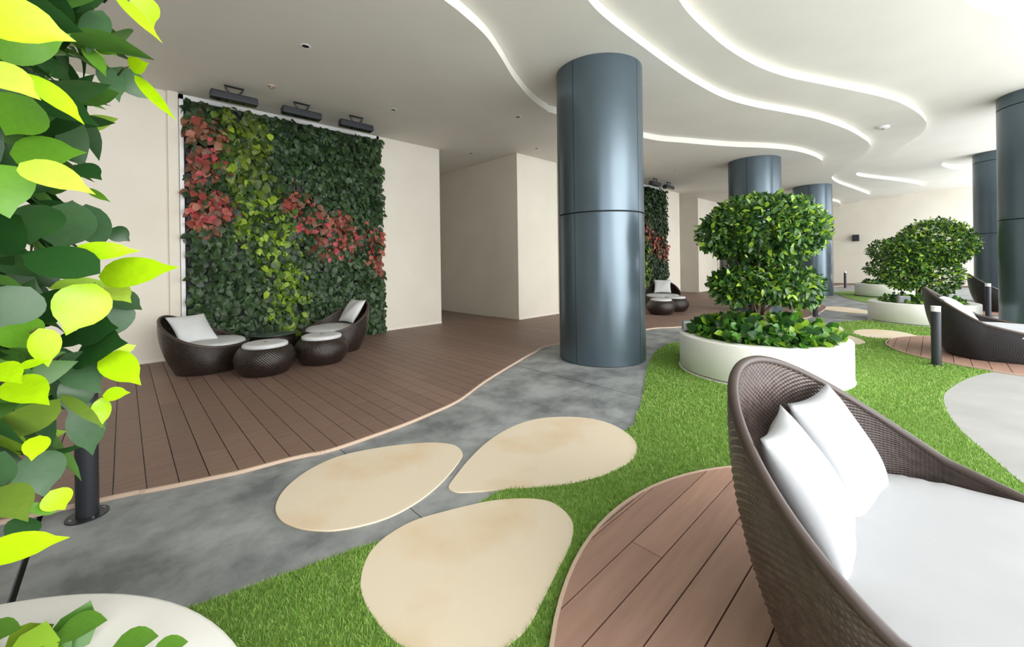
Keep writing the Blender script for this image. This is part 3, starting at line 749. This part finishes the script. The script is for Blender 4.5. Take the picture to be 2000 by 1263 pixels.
# foreground tree: its crown fills the left edge of the view
c0 = PLANTERS[0][0]
loc0 = (c0[0], c0[1], 0.36)
ft = tag(empty('topiary_tree', loc0), 'large leafy foreground tree with bright young leaves at the left edge', 'tree', 'clipped ficus trees in planters')
stems(ft, multi_trunk(0.3, 1.3))
pos, Fm, s_, col, outw = crown([((c0[0], c0[1], 1.85), (0.66, 0.66, 0.52), 3500), ((c0[0], c0[1], 1.24), (0.61, 0.61, 0.38), 3000), ((c0[0], c0[1], 1.5), (0.60, 0.60, 0.3), 1600), ((c0[0], c0[1], 1.85), (0.5, 0.5, 0.42), 1800), ((c0[0], c0[1], 1.24), (0.48, 0.48, 0.3), 1500)], 0.1, 0.04)
split_leaves(ft, loc0, pos, Fm, s_, col * np.array([0.9, 0.95, 0.9, 1]), outw, 235, LEAF_ME, [leaf_shape(6, 2, 0.5, 0.22, 0.1, 0.04), leaf_shape(6, 2, 0.42, 0.3, 0.2, 0.04)])
F_PX = 791.0
def see(px, py, Y):      # a point at forward distance Y on the sight line of a measured image position
    x, y = px - 1000.0, py - 511.5
    u = x * math.cos(ROLL) - y * math.sin(ROLL); v = x * math.sin(ROLL) + y * math.cos(ROLL)
    return np.array(RGT) * (u / F_PX * Y) + np.array(FWD) * Y + np.array([0, 0, CAM_H - v / F_PX * Y])
BR, BD, MD, DK, GY, OL = srgb(176, 220, 18), srgb(204, 232, 84), srgb(96, 146, 40), srgb(40, 78, 36), srgb(74, 108, 72), srgb(112, 138, 52)
BIG = [ # base, tip, width, colour (image measurements)
 ((-70, 10), (135, 73), 84, BR), ((-60, 120), (64, 178), 62, BD), ((40, 140), (160, 231), 42, BR), ((262, 146), (335, 226), 18, BR), ((252, 130), (286, 124), 27, BR),
 ((38, 318), (170, 368), 48, BD), ((136, 492), (266, 488), 33, BR), ((192, 540), (331, 521), 50, BR), ((186, 553), (130, 650), 72, BR), ((210, 557), (252, 586), 34, BD),
 ((76, 640), (97, 713), 46, BR), ((16, 742), (88, 782), 52, BR), ((-10, 712), (36, 742), 38, BR), ((204, 690), (270, 746), 46, BR), ((200, 772), (251, 766), 24, BR), ((198, 776), (197, 832), 26, BR),
 ((78, 850), (62, 896), 32, BR), ((98, 958), (126, 994), 40, BR), ((-50, 1086), (121, 1050), 46, BR), ((228, 688), (266, 673), 17, BD), ((225, -10), (312, 74), 20, BR), ((268, -12), (300, 52), 42, BR), ((176, 36), (182, 84), 19, MD),
 ((168, 368), (212, 392), 12, MD), ((35, 716), (90, 704), 16, BR), ((110, 1000), (40, 985), 18, MD),
 ((182, 92), (250, 90), 28, MD), ((166, 92), (206, 142), 24, MD), ((215, 132), (302, 195), 40, GY), ((205, 128), (232, 192), 34, GY), ((-20, 105), (128, 68), 62, MD), ((50, 180), (178, 234), 52, DK), ((62, 190), (10, 262), 78, MD),
 ((18, 300), (156, 296), 56, MD), ((148, 322), (196, 348), 36, DK), ((-28, 318), (16, 418), 92, MD), ((142, 392), (118, 492), 72, GY), ((168, 398), (196, 486), 52, GY), ((216, 446), (252, 470), 44, DK),
 ((196, 534), (34, 488), 68, DK), ((210, 580), (206, 668), 80, GY), ((214, 574), (276, 602), 40, DK), ((150, 560), (84, 636), 72, DK), ((150, 690), (236, 668), 72, DK), ((128, 690), (192, 764), 52, GY), ((118, 778), (-30, 872), 56, OL), ((118, 770), (202, 830), 18, OL),
 ((160, 782), (180, 886), 48, GY), ((72, 880), (86, 966), 62, GY), ((150, 640), (222, 640), 60, DK), ((40, 420), (-20, 500), 70, DK), ((60, 560), (-10, 640), 80, DK), ((160, 720), (140, 812), 46, GY), ((0, 950), (50, 1010), 50, OL), ((10, 880), (-30, 960), 60, GY), ((60, 1010), (20, 1060), 44, DK),
 ((20, 620), (60, 680), 60, MD), ((130, 0), (100, 60), 40, DK), ((200, 20), (170, 100), 40, GY), ((90, 400), (60, 470), 60, DK), ((110, 820), (70, 880), 46, GY), ((180, 230), (60, 260), 40, DK)]
for bi, (pb, pt, wpx, colr) in enumerate(BIG):
    bright = colr in (BR, BD)
    Yd = 0.435 + 0.00118 * max(0, min(pb[0], pt[0], 280)) + (0.0 if bright else 0.07) + RNG.uniform(-0.01, 0.02)
    B_ = see(*pb, Yd); T_ = see(*pt, Yd + RNG.uniform(-0.035, 0.035))
    ln = np.linalg.norm(T_ - B_); mid = (B_ + T_) / 2
    tc = unit(CAMP - mid)
    nrm = unit(tc + np.array([0, 0, 0.25]) + RNG.normal(size=3) * 0.15)
    Fr = frames((T_ - B_)[None], nrm[None])[0]
    wm = wpx * Yd / F_PX * 1.15
    me_ = new_mesh('leaf', *leaf_shape(8, 2, min(0.95, wm / ln), 0.16, 0.06, 0.05, 0.85), M['leaf_obj'], True)
    leaf_object(me_, B_, Fr, ln, colr, ft, loc0)
    if bi < 46 and bi % 2 == 0:
        q = B_ + unit(B_ - CAMP) * 0.05 + np.array([-0.015, 0, -0.02])
        MB().tube([B_ - np.array(loc0), (B_ + q) / 2 - np.array(loc0) + np.array([0, 0, 0.004]), q - np.array(loc0)], [0.0012, 0.0016, 0.002], 5).build('leaf_stalk', M['twig'], ft, True)

# ------------------------------------------------------------------ living walls
def living_wall(label, x0, x1, yw, zones, n, nobj, mirror=False):
    loc = ((x0 + x1) / 2, yw, 0.0)
    t = tag(empty('living_wall', loc), label, 'living wall', 'living walls with ceiling floodlights')
    w = (x1 - x0) / 2
    fr = MB(); fr.box(-w, -w + 0.05, -0.09, 0, 0.08, 3.97); fr.box(w - 0.05, w, -0.09, 0, 0.08, 3.97); fr.box(-w, w, -0.09, 0, 3.9, 3.97); fr.box(-w, w, -0.09, 0, 0.02, 0.09)
    fr.build('frame', M['white_metal'], t)
    mobj('backing', boxv(-w + 0.05, w - 0.05, -0.03, -0.005, 0.09, 3.9), BOXF, M['tray'], t)
    nt, rows = 6, 12
    tray_me = None
    for r in range(rows):
        for k in range(nt):
            cx_ = -w + 0.06 + (k + 0.5) * (2 * w - 0.12) / nt; z = 0.14 + r * (3.74 / rows); hw = (2 * w - 0.12) / nt / 2 - 0.012
            if tray_me is None:
                mb = MB(); mb.add([(-hw, -0.03, 0), (hw, -0.03, 0), (hw, -0.115, 0.02), (-hw, -0.115, 0.02), (-hw, -0.03, 0.15), (hw, -0.03, 0.15), (hw, -0.145, 0.15), (-hw, -0.145, 0.15)], [(0, 1, 2, 3), (3, 2, 6, 7), (0, 3, 7, 4), (1, 5, 6, 2)])
                tray_me = new_mesh('planting_tray', mb.v, mb.f, M['tray'])
            obj('planting_tray', tray_me, t, (cx_, 0, z))
    for k in (1, 2, 3, 4, 5):
        xx = -w + 0.06 + k * (2 * w - 0.12) / nt
        mobj('rail', boxv(xx - 0.012, xx + 0.012, -0.05, -0.02, 0.1, 3.88), BOXF, M['grey_metal'], t)
    # leaves
    a = RNG.uniform(x0 - 0.02, x1 + 0.03, n); z = RNG.uniform(0.06, 3.9, n)
    thin0 = (a < x0 + 0.07)
    hole = (np.sin(a * 7.3 + 1.1) * np.sin(z * 6.1 + 0.4) > 0.86) & (a < x0 + 1.7)
    thin = (a < x0 + 0.12) & (RNG.random(n) < 0.75)
    keep = ~(hole | thin | thin0); a, z = a[keep], z[keep]; n = len(a)
    depth = RNG.uniform(0.08, 0.24, n) + 0.04 * np.sin(a * 9) * np.sin(z * 8)
    depth = np.where(a > x1 - 0.05, depth * 0.75, depth)
    pos = np.stack([a, yw - depth, z], 1)
    outw = unit(np.array([0, -1.0, 0.25]) + RNG.normal(size=(n, 3)) * 0.1)
    nrm = unit(np.array([0, -1.0, 0.45]) + RNG.normal(size=(n, 3)) * 0.4)
    d = unit(np.array([0, -0.25, -0.8]) + RNG.normal(size=(n, 3)) * np.array([0.6, 0.2, 0.35]))
    Fm = frames(d, nrm); size = 0.112 * RNG.uniform(0.65, 1.2, n)
    base = np.array([srgb(38, 60, 30), srgb(50, 76, 38), srgb(62, 90, 50), srgb(44, 68, 42)])
    col = base[RNG.choice(4, n)]
    jx, jz = a + RNG.normal(size=n) * 0.06, z + RNG.normal(size=n) * 0.08
    for poly, cols, p in zones:
        if mirror: poly = [(x + (x0 - 0.62), zz) for x, zz in poly]
        m = in_poly(jx, jz, poly) & (RNG.random(n) < p)
        cs = np.array([srgb(*c) for c in cols])
        col[m] = cs[RNG.choice(len(cs), m.sum())]
        size[m] *= 1.15
    col = col * RNG.uniform(0.8, 1.2, (n, 1)); col[:, 3] = 1
    bright = col[:, :3].sum(1)
    size2 = size * (1 + 0.6 * (bright > 0.25))
    to = CAMP - pos; dist = np.linalg.norm(to, axis=1)
    score = size2 / dist * (depth > 0.14)
    pick = np.argsort(-score)[:nobj]; rest = np.ones(n, bool); rest[pick] = False
    for i in pick: leaf_object(IVY_ME[i % 2], pos[i], Fm[i], size[i], col[i], t, loc)
    leaf_mass('foliage', pos[rest], Fm[rest], size[rest], col[rest], IVY_LO, M['leaf_ivy'], t, loc)
    return t
REDS = [(158, 78, 66), (138, 72, 58), (172, 104, 82), (118, 84, 64), (178, 72, 78)]
BROWN = [(140, 92, 66), (120, 80, 58), (156, 108, 80), (60, 66, 34)]
YEL = [(98, 128, 36), (124, 154, 40), (78, 108, 34), (150, 178, 48), (56, 82, 30)]
ZONES = [
 ([(0.60, 3.6), (0.83, 3.71), (1.05, 3.54), (1.24, 3.38), (1.07, 2.79), (0.88, 2.65), (0.66, 2.7), (0.58, 3.07)], REDS, 0.72),
 ([(0.62, 3.6), (1.02, 3.73), (1.11, 3.39), (0.92, 3.2), (0.62, 3.27)], BROWN, 0.8),
 ([(0.56, 2.31), (0.73, 2.59), (1.17, 2.56), (1.37, 2.38), (1.33, 2.05), (1.06, 2.07), (0.9, 1.95), (0.62, 1.97)], REDS, 0.75),
 ([(1.09, 3.91), (1.46, 4.05), (1.75, 3.78), (1.74, 3.01), (1.92, 2.6), (2.16, 2.09), (2.35, 1.01), (2.38, 0.2), (1.86, 0.2), (1.71, 0.7), (1.57, 1.72), (1.26, 1.88), (1.23, 2.12), (1.37, 2.38), (1.17, 2.84), (1.11, 3.47)], YEL, 0.62),
 ([(1.09, 3.95), (1.46, 4.05), (1.75, 3.78), (1.74, 3.01), (1.9, 2.62), (1.2, 2.7), (1.11, 3.47)], [(88, 108, 34), (104, 124, 36), (70, 92, 32), (52, 76, 30)], 0.75),
 ([(1.92, 2.64), (2.37, 2.72), (2.54, 2.39), (3.19, 2.34), (3.33, 1.85), (2.89, 1.56), (2.36, 1.51), (2.36, 1.92), (2.12, 2.22)], REDS, 0.55),
 ([(3.34, 2.0), (3.9, 2.08), (3.95, 1.56), (3.78, 1.19), (3.53, 1.35)], REDS, 0.7)]
living_wall('tall near living wall of ivy with red and yellow-green patches', 0.62, 3.75, WALL_A, ZONES, 10500, 300)
living_wall('far living wall seen narrowly beside the largest column', 11.1, 14.25, WALL_B, ZONES, 8000, 0, True)

def flood_bar(label, x, y, half=0.29):
    t = tag(empty('ceiling_floodlight', (x, y, 4.0)), label, 'floodlight', 'black bar floodlights on the ceiling')
    b = mobj('housing', boxv(-half, half, -0.075, 0.075, -0.215, -0.12), BOXF, M['black_metal'], t); bevel(b, 0.012, 2)
    mobj('cooling_fin', boxv(-half + 0.01, half - 0.01, -0.05, 0.05, -0.12, -0.105), BOXF, M['dark_plastic'], t)
    mobj('lens', boxv(-half + 0.02, half - 0.02, -0.06, 0.06, -0.222, -0.214), BOXF, M['dark_glass'], t)
    br = MB(); br.tube([(-0.1, 0, -0.006), (-0.1, 0, -0.05), (-0.04, 0, -0.11)], 0.012, 6); br.tube([(0.1, 0, -0.006), (0.1, 0, -0.05), (0.04, 0, -0.11)], 0.012, 6)
    br.box(-0.12, 0.12, -0.025, 0.025, -0.012, 0.0)
    br.build('bracket', M['dark_plastic'], t)
for x, lab in ((1.19, 'leftmost black bar floodlight above the near living wall'), (2.1, 'middle black bar floodlight above the near living wall'), (2.99, 'rightmost black bar floodlight above the near living wall')):
    flood_bar(lab, x, 7.03)
flood_bar('left of two black floodlights above the far living wall', 12.3, 6.15)
flood_bar('right of two black floodlights above the far living wall', 13.25, 6.15)

# ------------------------------------------------------------------ wicker furniture
def set_uv(me, uvs):
    l = me.uv_layers.new(name='weave')
    vi = np.empty(len(me.loops), np.int32); me.loops.foreach_get('vertex_index', vi)
    l.data.foreach_set('uv', np.asarray(uvs, np.float32)[vi].reshape(-1))

def grid_mesh(name, P, UV, mat, flip=False):
    """P: nu x nv x 3, closed in u"""
    nu, nv, _ = P.shape
    me = bpy.data.meshes.new(name)
    i = np.arange(nu)[:, None]; k = np.arange(nv - 1)[None]; j = (i + 1) % nu
    q = np.stack([i * nv + k, j * nv + k, j * nv + k + 1, i * nv + k + 1], -1).reshape(-1, 4)
    if flip: q = q[:, ::-1]
    me.vertices.add(nu * nv); me.vertices.foreach_set('co', P.astype(np.float32).reshape(-1))
    me.loops.add(q.size); me.loops.foreach_set('vertex_index', q.astype(np.int32).reshape(-1))
    me.polygons.add(len(q)); me.polygons.foreach_set('loop_start', (np.arange(len(q)) * 4).astype(np.int32))
    me.polygons.foreach_set('use_smooth', np.ones(len(q), bool))
    me.update(calc_edges=True)
    set_uv(me, UV.reshape(-1, 2)); me.materials.append(mat)
    return me

def pod(name, label, cat, group, c, phi, Ab, Af, B, zp, zs, pw, ztop, mat, mat_cush, strand=0.014, dense=False, z0=0.0, basef=(0.62, 0.86, 0.8), over=False):
    """wicker shell whose rim climbs to a high back at +x (local), with a fitted seat cushion"""
    t = tag(empty(name, (c[0], c[1], z0), phi), label, cat, group)
    def rim(th):
        co, si = np.cos(th), np.sin(th)
        return np.stack([np.where(co > 0, Ab, Af) * co, B * si], -1), zs + (zp - zs) * ((1 + co) / 2) ** pw
    def base(th):
        co, si = np.cos(th), np.sin(th)
        return np.stack([np.where(co > 0, Ab * basef[0], Af * basef[1]) * co, B * basef[2] * si], -1)
    def hull(th, s):
        r, z = rim(th); b = base(th)
        f = s * (1 + 1.25 * (1 - s))
        return b + (r - b) * f[..., None], z * s
    per = 2 * PI * math.sqrt(((Ab + Af) ** 2 / 4 + B * B) / 2)
    NU = 2 * int(per / strand / 2) * 2 if dense else 128
    NV = 2 * int(zp * 1.15 / strand) + 1 if dense else 33
    th = np.linspace(0, 2 * PI, NU, endpoint=False)[:, None] * np.ones((1, NV)); s = np.ones((NU, 1)) * np.linspace(0.015, 1, NV)[None]
    xy, z = hull(th, s)
    P = np.concatenate([xy, z[..., None]], -1)
    UV = np.stack([th / (2 * PI) * per / strand, s * zp * 1.15 / strand], -1)
    def displace(P, sign):
        if not dense: return P
        du = np.roll(P, -1, 0) - np.roll(P, 1, 0); dv = np.gradient(P, axis=1)
        nn = np.cross(du, dv); nn = unit(nn) * sign
        iu = np.arange(NU)[:, None]; iv = np.arange(P.shape[1])[None]
        h = np.cos(PI * iu / 2) * np.cos(PI * iv / 2) * 0.0038
        return P + nn * h[..., None]
    obj('shell', grid_mesh('shell', displace(P, 1), UV, mat), t)
    # lining
    slow = np.minimum(0.97, (ztop - 0.12) / rim(th[:, :1])[1])
    s2 = slow + (1 - slow) * np.linspace(0, 1, NV)[None]
    xy2, z2 = hull(th, s2); rr = np.linalg.norm(xy2, axis=-1, keepdims=True)
    xy2 = xy2 * (1 - 0.03 / np.maximum(rr, 0.1))
    P2 = np.concatenate([xy2, z2[..., None]], -1)
    obj('lining', grid_mesh('lining', displace(P2, -1.5), np.stack([th / (2 * PI) * per / strand, s2 * zp * 1.15 / strand], -1), mat, True), t)
    # rim roll
    tr_ = np.linspace(0, 2 * PI, 120, endpoint=False); r_, zr = rim(tr_)
    r_ = r_ * (1 - 0.015 / np.linalg.norm(r_, axis=-1, keepdims=True))
    ro = MB().tube([(a[0], a[1], b_ + 0.002) for a, b_ in zip(r_, zr)], 0.019, 10, False, True).build('rim', M['wicker_rim'], t, True)
    # cushion
    NC = 144; thc = np.linspace(0, 2 * PI, NC, endpoint=False)
    sb = np.minimum(1.0, ztop * 0.85 / rim(thc)[1]); bxy, _ = hull(thc, sb); inset = (np.clip((rim(thc)[1] - ztop + 0.02) / 0.1, 0, 1) * 0.065 - 0.012) if over else np.full(NC, 0.035); bxy = bxy * (1 - inset[:, None] / np.linalg.norm(bxy, axis=-1, keepdims=True))
    dz = (ztop - zs - 0.012) if over else 0.17
    prof = [(0.96, ztop - dz), (0.99, ztop - dz * 0.88), (1.0, ztop - dz * 0.6), (0.995, ztop - dz * 0.33), (0.975, ztop - dz * 0.15), (0.93, ztop - dz * 0.05), (0.82, ztop), (0.6, ztop + 0.006), (0.3, ztop + 0.008), (0.1, ztop + 0.009), (0.001, ztop + 0.009)]
    rows = []
    for pi_, (k, z_) in enumerate(prof):
        wob = 0.004 * np.sin(thc * 37 + 3 * np.sin(thc * 5)) * (0.6, 0.8, 1.0, 1.0, 0.9, 0.5, 0.1, 0, 0, 0, 0)[pi_]
        rows.append(np.concatenate([bxy * (k + 0.2 * wob)[:, None], (z_ + wob * 0.8)[:, None]], -1))
    PC = np.stack(rows, 1)
    mc = grid_mesh('seat_cushion', PC, np.zeros((NC, len(prof), 2)), mat_cush)
    obj('seat_cushion', mc, t)
    return t

def pillow(label, c, width_dir, up_dir, w, h, tk, mat, group, n=22):
    """square scatter cushion standing on its lower edge"""
    wd = Vector(width_dir).normalized(); ud = Vector(up_dir); ud = (ud - wd * ud.dot(wd)).normalized(); nd = wd.cross(ud)
    V, Fc = [], []
    for side in (1, -1):
        off = len(V)
        for i in range(n + 1):
            for j in range(n + 1):
                u = -1 + 2 * i / n; v = -1 + 2 * j / n
                puff = (max(0.0, (1 - abs(u) ** 2.6)) ** 0.62) * (max(0.0, (1 - abs(v) ** 2.6)) ** 0.62)
                pin = 1 - 0.09 * (1 - abs(v) ** 2) * abs(u) ** 3; pin2 = 1 - 0.09 * (1 - abs(u) ** 2) * abs(v) ** 3
                wr = 0.006 * math.sin(5 * u + 3 * v) * puff
                p = wd * (u * w / 2 * pin) + ud * (v * h / 2 * pin2) + nd * (side * tk / 2 * puff + wr)
                V.append(tuple(p))
        for i in range(n):
            for j in range(n):
                a = off + i * (n + 1) + j
                q = (a, a + n + 1, a + n + 2, a + 1)
                Fc.append(q if side == 1 else q[::-1])
    o = mobj('pillow', V, Fc, mat, None, True, c)
    bm = bmesh.new(); bm.from_mesh(o.data); bmesh.ops.remove_doubles(bm, verts=bm.verts, dist=1e-4); bmesh.ops.recalc_face_normals(bm, faces=bm.faces); bm.to_mesh(o.data); bm.free()
    tag(o, label, 'pillow', group)
    return o

BEDG = 'round wicker daybeds on the plank decks'
bed = pod('daybed', 'large taupe wicker daybed with a white mattress in the right foreground', 'daybed', BEDG, (1.868, 0.021), 1.499, 0.55, 1.05, 0.645, 0.93, 0.29, 1.62, 0.44, M['wicker_bed'], M['mattress'], 0.018, True, 0.03, over=True)
pod('daybed', 'black wicker daybed behind the lit bollard on the right', 'daybed', BEDG, (8.58, -0.445), 1.577, 0.56, 1.05, 0.645, 0.90, 0.29, 1.7, 0.40, M['wicker_black'], M['mattress'], 0.016, False, 0.03, over=True)
pod('daybed', 'distant dark daybed behind the right bollard and column', 'daybed', BEDG, (15.7, -1.15), 1.577, 0.56, 1.05, 0.645, 0.90, 0.29, 1.7, 0.36, M['wicker_black'], M['mattress'], 0.016, False, 0.03)
PG = 'white scatter pillows on the daybeds'
pillow('white square pillow leaning nearest the camera on the foreground daybed', (1.665, 0.30, 0.635), (1, 0.09, 0.0), (0.0, 0.2, 0.36), 0.40, 0.44, 0.15, M['pillow'], PG)
pillow('white square pillow leaning farther back on the foreground daybed', (2.085, 0.27, 0.635), (1, -0.14, 0.0), (0.0, 0.2, 0.36), 0.44, 0.44, 0.15, M['pillow'], PG)
pillow('white pillow on the near side of the black daybed', (8.34, -0.22, 0.62), (1, 0.12, 0), (0, 0.6, 0.55), 0.45, 0.52, 0.17, M['pillow'], PG)
pillow('white pillow on the far side of the black daybed', (8.84, -0.22, 0.62), (1, -0.12, 0), (0, 0.6, 0.55), 0.45, 0.52, 0.17, M['pillow'], PG)

CG = 'dark wicker lounge chairs by the living walls'
KW = dict(pw=2.1, ztop=0.385, mat=M['wicker'], mat_cush=M['cushion'], strand=0.02)
pod('lounge_chair', 'left dark wicker lounge chair below the near living wall', 'lounge chair', CG, (0.80, 6.80), math.radians(152), 0.5, 0.48, 0.5, 0.72, 0.33, z0=0.02, **KW)
pod('lounge_chair', 'right dark wicker lounge chair below the near living wall', 'lounge chair', CG, (2.50, 6.75), math.radians(8), 0.5, 0.5, 0.5, 0.74, 0.33, z0=0.02, **KW)
pod('lounge_chair', 'far dark wicker lounge chair beside the largest column', 'lounge chair', CG, (11.35, 5.5), math.radians(25), 0.5, 0.5, 0.5, 0.74, 0.30, z0=0.02, **KW)
CP = 'grey pillows on the lounge chairs'
def dirv(a): return (math.cos(math.radians(a)), math.sin(math.radians(a)), 0)
def lean_pillow(label, c, head, w, h, tk, lean=0.55):
    hd = Vector(dirv(head)); wd = Vector((-hd.y, hd.x, 0))
    return pillow(label, c, wd, hd * lean + Vector((0, 0, 0.8)), w, h, tk, M['cushion'], CP)
lean_pillow('grey pillow leaning in the left lounge chair', (0.66, 6.86, 0.575), 112, 0.47, 0.48, 0.12, 0.8)
lean_pillow('grey pillow standing in the right lounge chair', (2.77, 6.79, 0.62), 8, 0.46, 0.44, 0.13)
lean_pillow('grey pillow standing in the far lounge chair', (11.57, 5.6, 0.62), 25, 0.48, 0.46, 0.13)

def lathe_uv(name, prof, n, mat, strand=0.016):
    prof = catmull(prof, 4); P = np.zeros((n, len(prof), 3)); UV = np.zeros((n, len(prof), 2)); L = 0
    for k, (r, z) in enumerate(prof):
        if k: L += math.hypot(r - prof[k - 1][0], z - prof[k - 1][1])
        a = np.arange(n) * 2 * PI / n
        P[:, k, 0] = r * np.cos(a); P[:, k, 1] = r * np.sin(a); P[:, k, 2] = z
        UV[:, k, 0] = a / (2 * PI) * round(2 * PI * 0.33 / strand / 2) * 2; UV[:, k, 1] = L / strand
    return grid_mesh(name, P, UV, mat)
POUF_ME = lathe_uv('body', [(0.02, 0.0), (0.22, 0.0), (0.275, 0.03), (0.33, 0.11), (0.35, 0.19), (0.335, 0.27), (0.29, 0.335), (0.245, 0.35), (0.02, 0.35)], 64, M['wicker'])
CUSH_ME = lathe_uv('cushion', [(0.02, 0.342), (0.235, 0.342), (0.255, 0.352), (0.258, 0.370), (0.245, 0.389), (0.2, 0.398), (0.02, 0.402)], 48, M['cushion'])
def ottoman(label, c):
    t = tag(empty('ottoman', (c[0], c[1], 0.02)), label, 'ottoman', 'dark wicker ottomans with pale round cushions')
    obj('body', POUF_ME, t); obj('cushion', CUSH_ME, t)
ottoman('left wicker ottoman, closest to the deck edge by the living wall', (1.31, 5.97))
ottoman('right wicker ottoman in front of the right lounge chair', (2.02, 6.02))
ottoman('left of two far wicker ottomans beside the largest column', (9.88, 4.83))
ottoman('right of two far wicker ottomans beside the largest column', (10.72, 4.84))
tb = tag(empty('side_table', (1.66, 7.05, 0.02)), 'round wicker side table with a glass top behind the ottomans', 'table')
obj('body', lathe_uv('body', [(0.02, 0.0), (0.24, 0.0), (0.28, 0.04), (0.31, 0.12), (0.31, 0.2), (0.29, 0.29), (0.27, 0.33), (0.02, 0.33)], 64, M['wicker']), tb)
g_ = MB().lathe([(0.001, 0.332), (0.33, 0.332), (0.335, 0.336), (0.335, 0.341), (0.33, 0.345), (0.001, 0.345)], 64).build('glass_top', M['glass'], tb, True)

# ------------------------------------------------------------------ bollard lights
def bollard(label, c, z0):
    t = tag(empty('bollard_light', (c[0], c[1], z0)), label, 'bollard', 'charcoal bollard lights')
    bp_ = MB().lathe([(0.001, 0.0), (0.09, 0.0), (0.09, 0.008), (0.001, 0.008)], 32).build('base_plate', M['black_metal'], t)
    MB().lathe([(0.048, 0.006), (0.048, 0.69)], 32).build('post', M['black_metal'], t, True)
    MB().lathe([(0.001, 0.69), (0.046, 0.69), (0.046, 0.745), (0.001, 0.745)], 32).build('lens', M['lens'], t)
    MB().lathe([(0.001, 0.745), (0.048, 0.745), (0.048, 0.757), (0.001, 0.76)], 32).build('cap', M['white_metal'], t)
    for k in range(4):
        a = k * PI / 2 + 0.35
        MB().lathe([(0.007, 0.008), (0.007, 0.013), (0.001, 0.015)], 8, (0.07 * math.cos(a), 0.07 * math.sin(a), 0)).build('bolt', M['steel'], bp_)
bollard('nearest charcoal bollard light, below the foreground leaves on the left', BOLLARDS[0], 0.0)
bollard('charcoal bollard light with a white top in front of the black daybed', BOLLARDS[1], 0.005)
bollard('charcoal bollard light behind the topiary tree at the deck edge', BOLLARDS[2], 0.0)
bollard('charcoal bollard light before the distant daybed on the right', BOLLARDS[3], 0.0)
bollard('tiny distant bollard light against the end wall', BOLLARDS[4], 0.0)

# ------------------------------------------------------------------ small fittings
def planter_spot(label, c, z, az, s=1.0):
    t = tag(empty('planter_spotlight', (c[0], c[1], z), az), label, 'spotlight', 'garden spotlights on the planters')
    b = mobj('housing', boxv(-0.055 * s, 0.055 * s, -0.075 * s, 0.075 * s, 0.02 * s, 0.15 * s), BOXF, M['grey_metal'], t); bevel(b, 0.02 * s, 3)
    mobj('lens', boxv(0.054 * s, 0.06 * s, -0.06 * s, 0.06 * s, 0.035 * s, 0.135 * s), BOXF, M['glass'], t)
    mobj('bracket', boxv(-0.02 * s, 0.02 * s, -0.03 * s, 0.03 * s, 0.0, 0.025 * s), BOXF, M['dark_plastic'], t)
planter_spot('small grey spotlight on the left rim of the main planter', (5.36, 2.27), 0.45, math.radians(-60))
planter_spot('small pale spotlight in the planter behind the black daybed', (11.75, 0.45), 0.39, math.radians(200), 1.3)

def downlight(label, x, y, z=4.0):
    t = tag(empty('downlight', (x, y, z)), label, 'downlight', 'small recessed downlights')
    MB().lathe([(0.038, -0.002), (0.045, -0.006), (0.055, -0.006), (0.058, 0.0)], 24).build('ring', M['white_metal'], t, True)
    MB().lathe([(0.001, -0.003), (0.040, -0.003)], 24).build('lamp', M['dark_plastic'], t)
for x, y, lab in ((1.59, 5.15, 'recessed downlight highest in the picture, left of the columns'), (3.32, 6.3, 'recessed downlight right of the rightmost bar floodlight'), (5.13, 5.14, 'recessed downlight just left of the largest column'),
                  (6.88, 6.3, 'recessed downlight near the projecting wall corner'), (6.0, 7.6, 'recessed downlight over the corridor opening'), (11.6, 5.2, 'recessed downlight between the far floodlights and column')):
    downlight(lab, x, y)
sp = tag(empty('sprinkler_head', (1.58, 6.63, 4.0)), 'beige round sprinkler cover between two bar floodlights', 'sprinkler')
MB().lathe([(0.001, -0.012), (0.05, -0.012), (0.06, -0.004), (0.06, 0.0)], 24).build('cover', M['trim'], sp, True)
MB().lathe([(0.001, -0.03), (0.018, -0.03), (0.018, -0.01)], 16).build('nozzle', M['grey_metal'], sp, True)
sd = tag(empty('ceiling_sensor', (11.98, 0.74, 4.24)), 'white round sensor on the stepped ceiling above the lawn', 'sensor')
MB().lathe([(0.001, -0.05), (0.09, -0.05), (0.11, -0.03), (0.11, 0.0)], 32).build('housing', M['white_metal'], sd, True)
MB().lathe([(0.001, -0.062), (0.03, -0.062), (0.035, -0.05)], 16).build('window', M['grey_metal'], sd, True)
spk = tag(empty('wall_speaker', (26.38, 2.69, 2.2)), 'small black box speaker high on the end wall', 'speaker')
bevel(mobj('cabinet', boxv(-0.08, 0.08, -0.13, 0.13, 0.0, 0.32), BOXF, M['dark_plastic'], spk), 0.01)
mobj('grille', boxv(-0.09, -0.079, -0.11, 0.11, 0.03, 0.29), BOXF, M['black_metal'], spk)
mobj('bracket', boxv(0.08, 0.12, -0.05, 0.05, 0.1, 0.26), BOXF, M['dark_plastic'], spk)
so = tag(empty('wall_socket', (-0.05, WALL_A, 0.36)), 'white wall socket low on the beige wall at left', 'socket')
bevel(mobj('plate', boxv(-0.045, 0.045, -0.012, 0, -0.045, 0.045), BOXF, M['white_metal'], so), 0.004)
mobj('cover', boxv(-0.03, 0.03, -0.02, -0.012, -0.03, 0.03), BOXF, M['lens'], so)
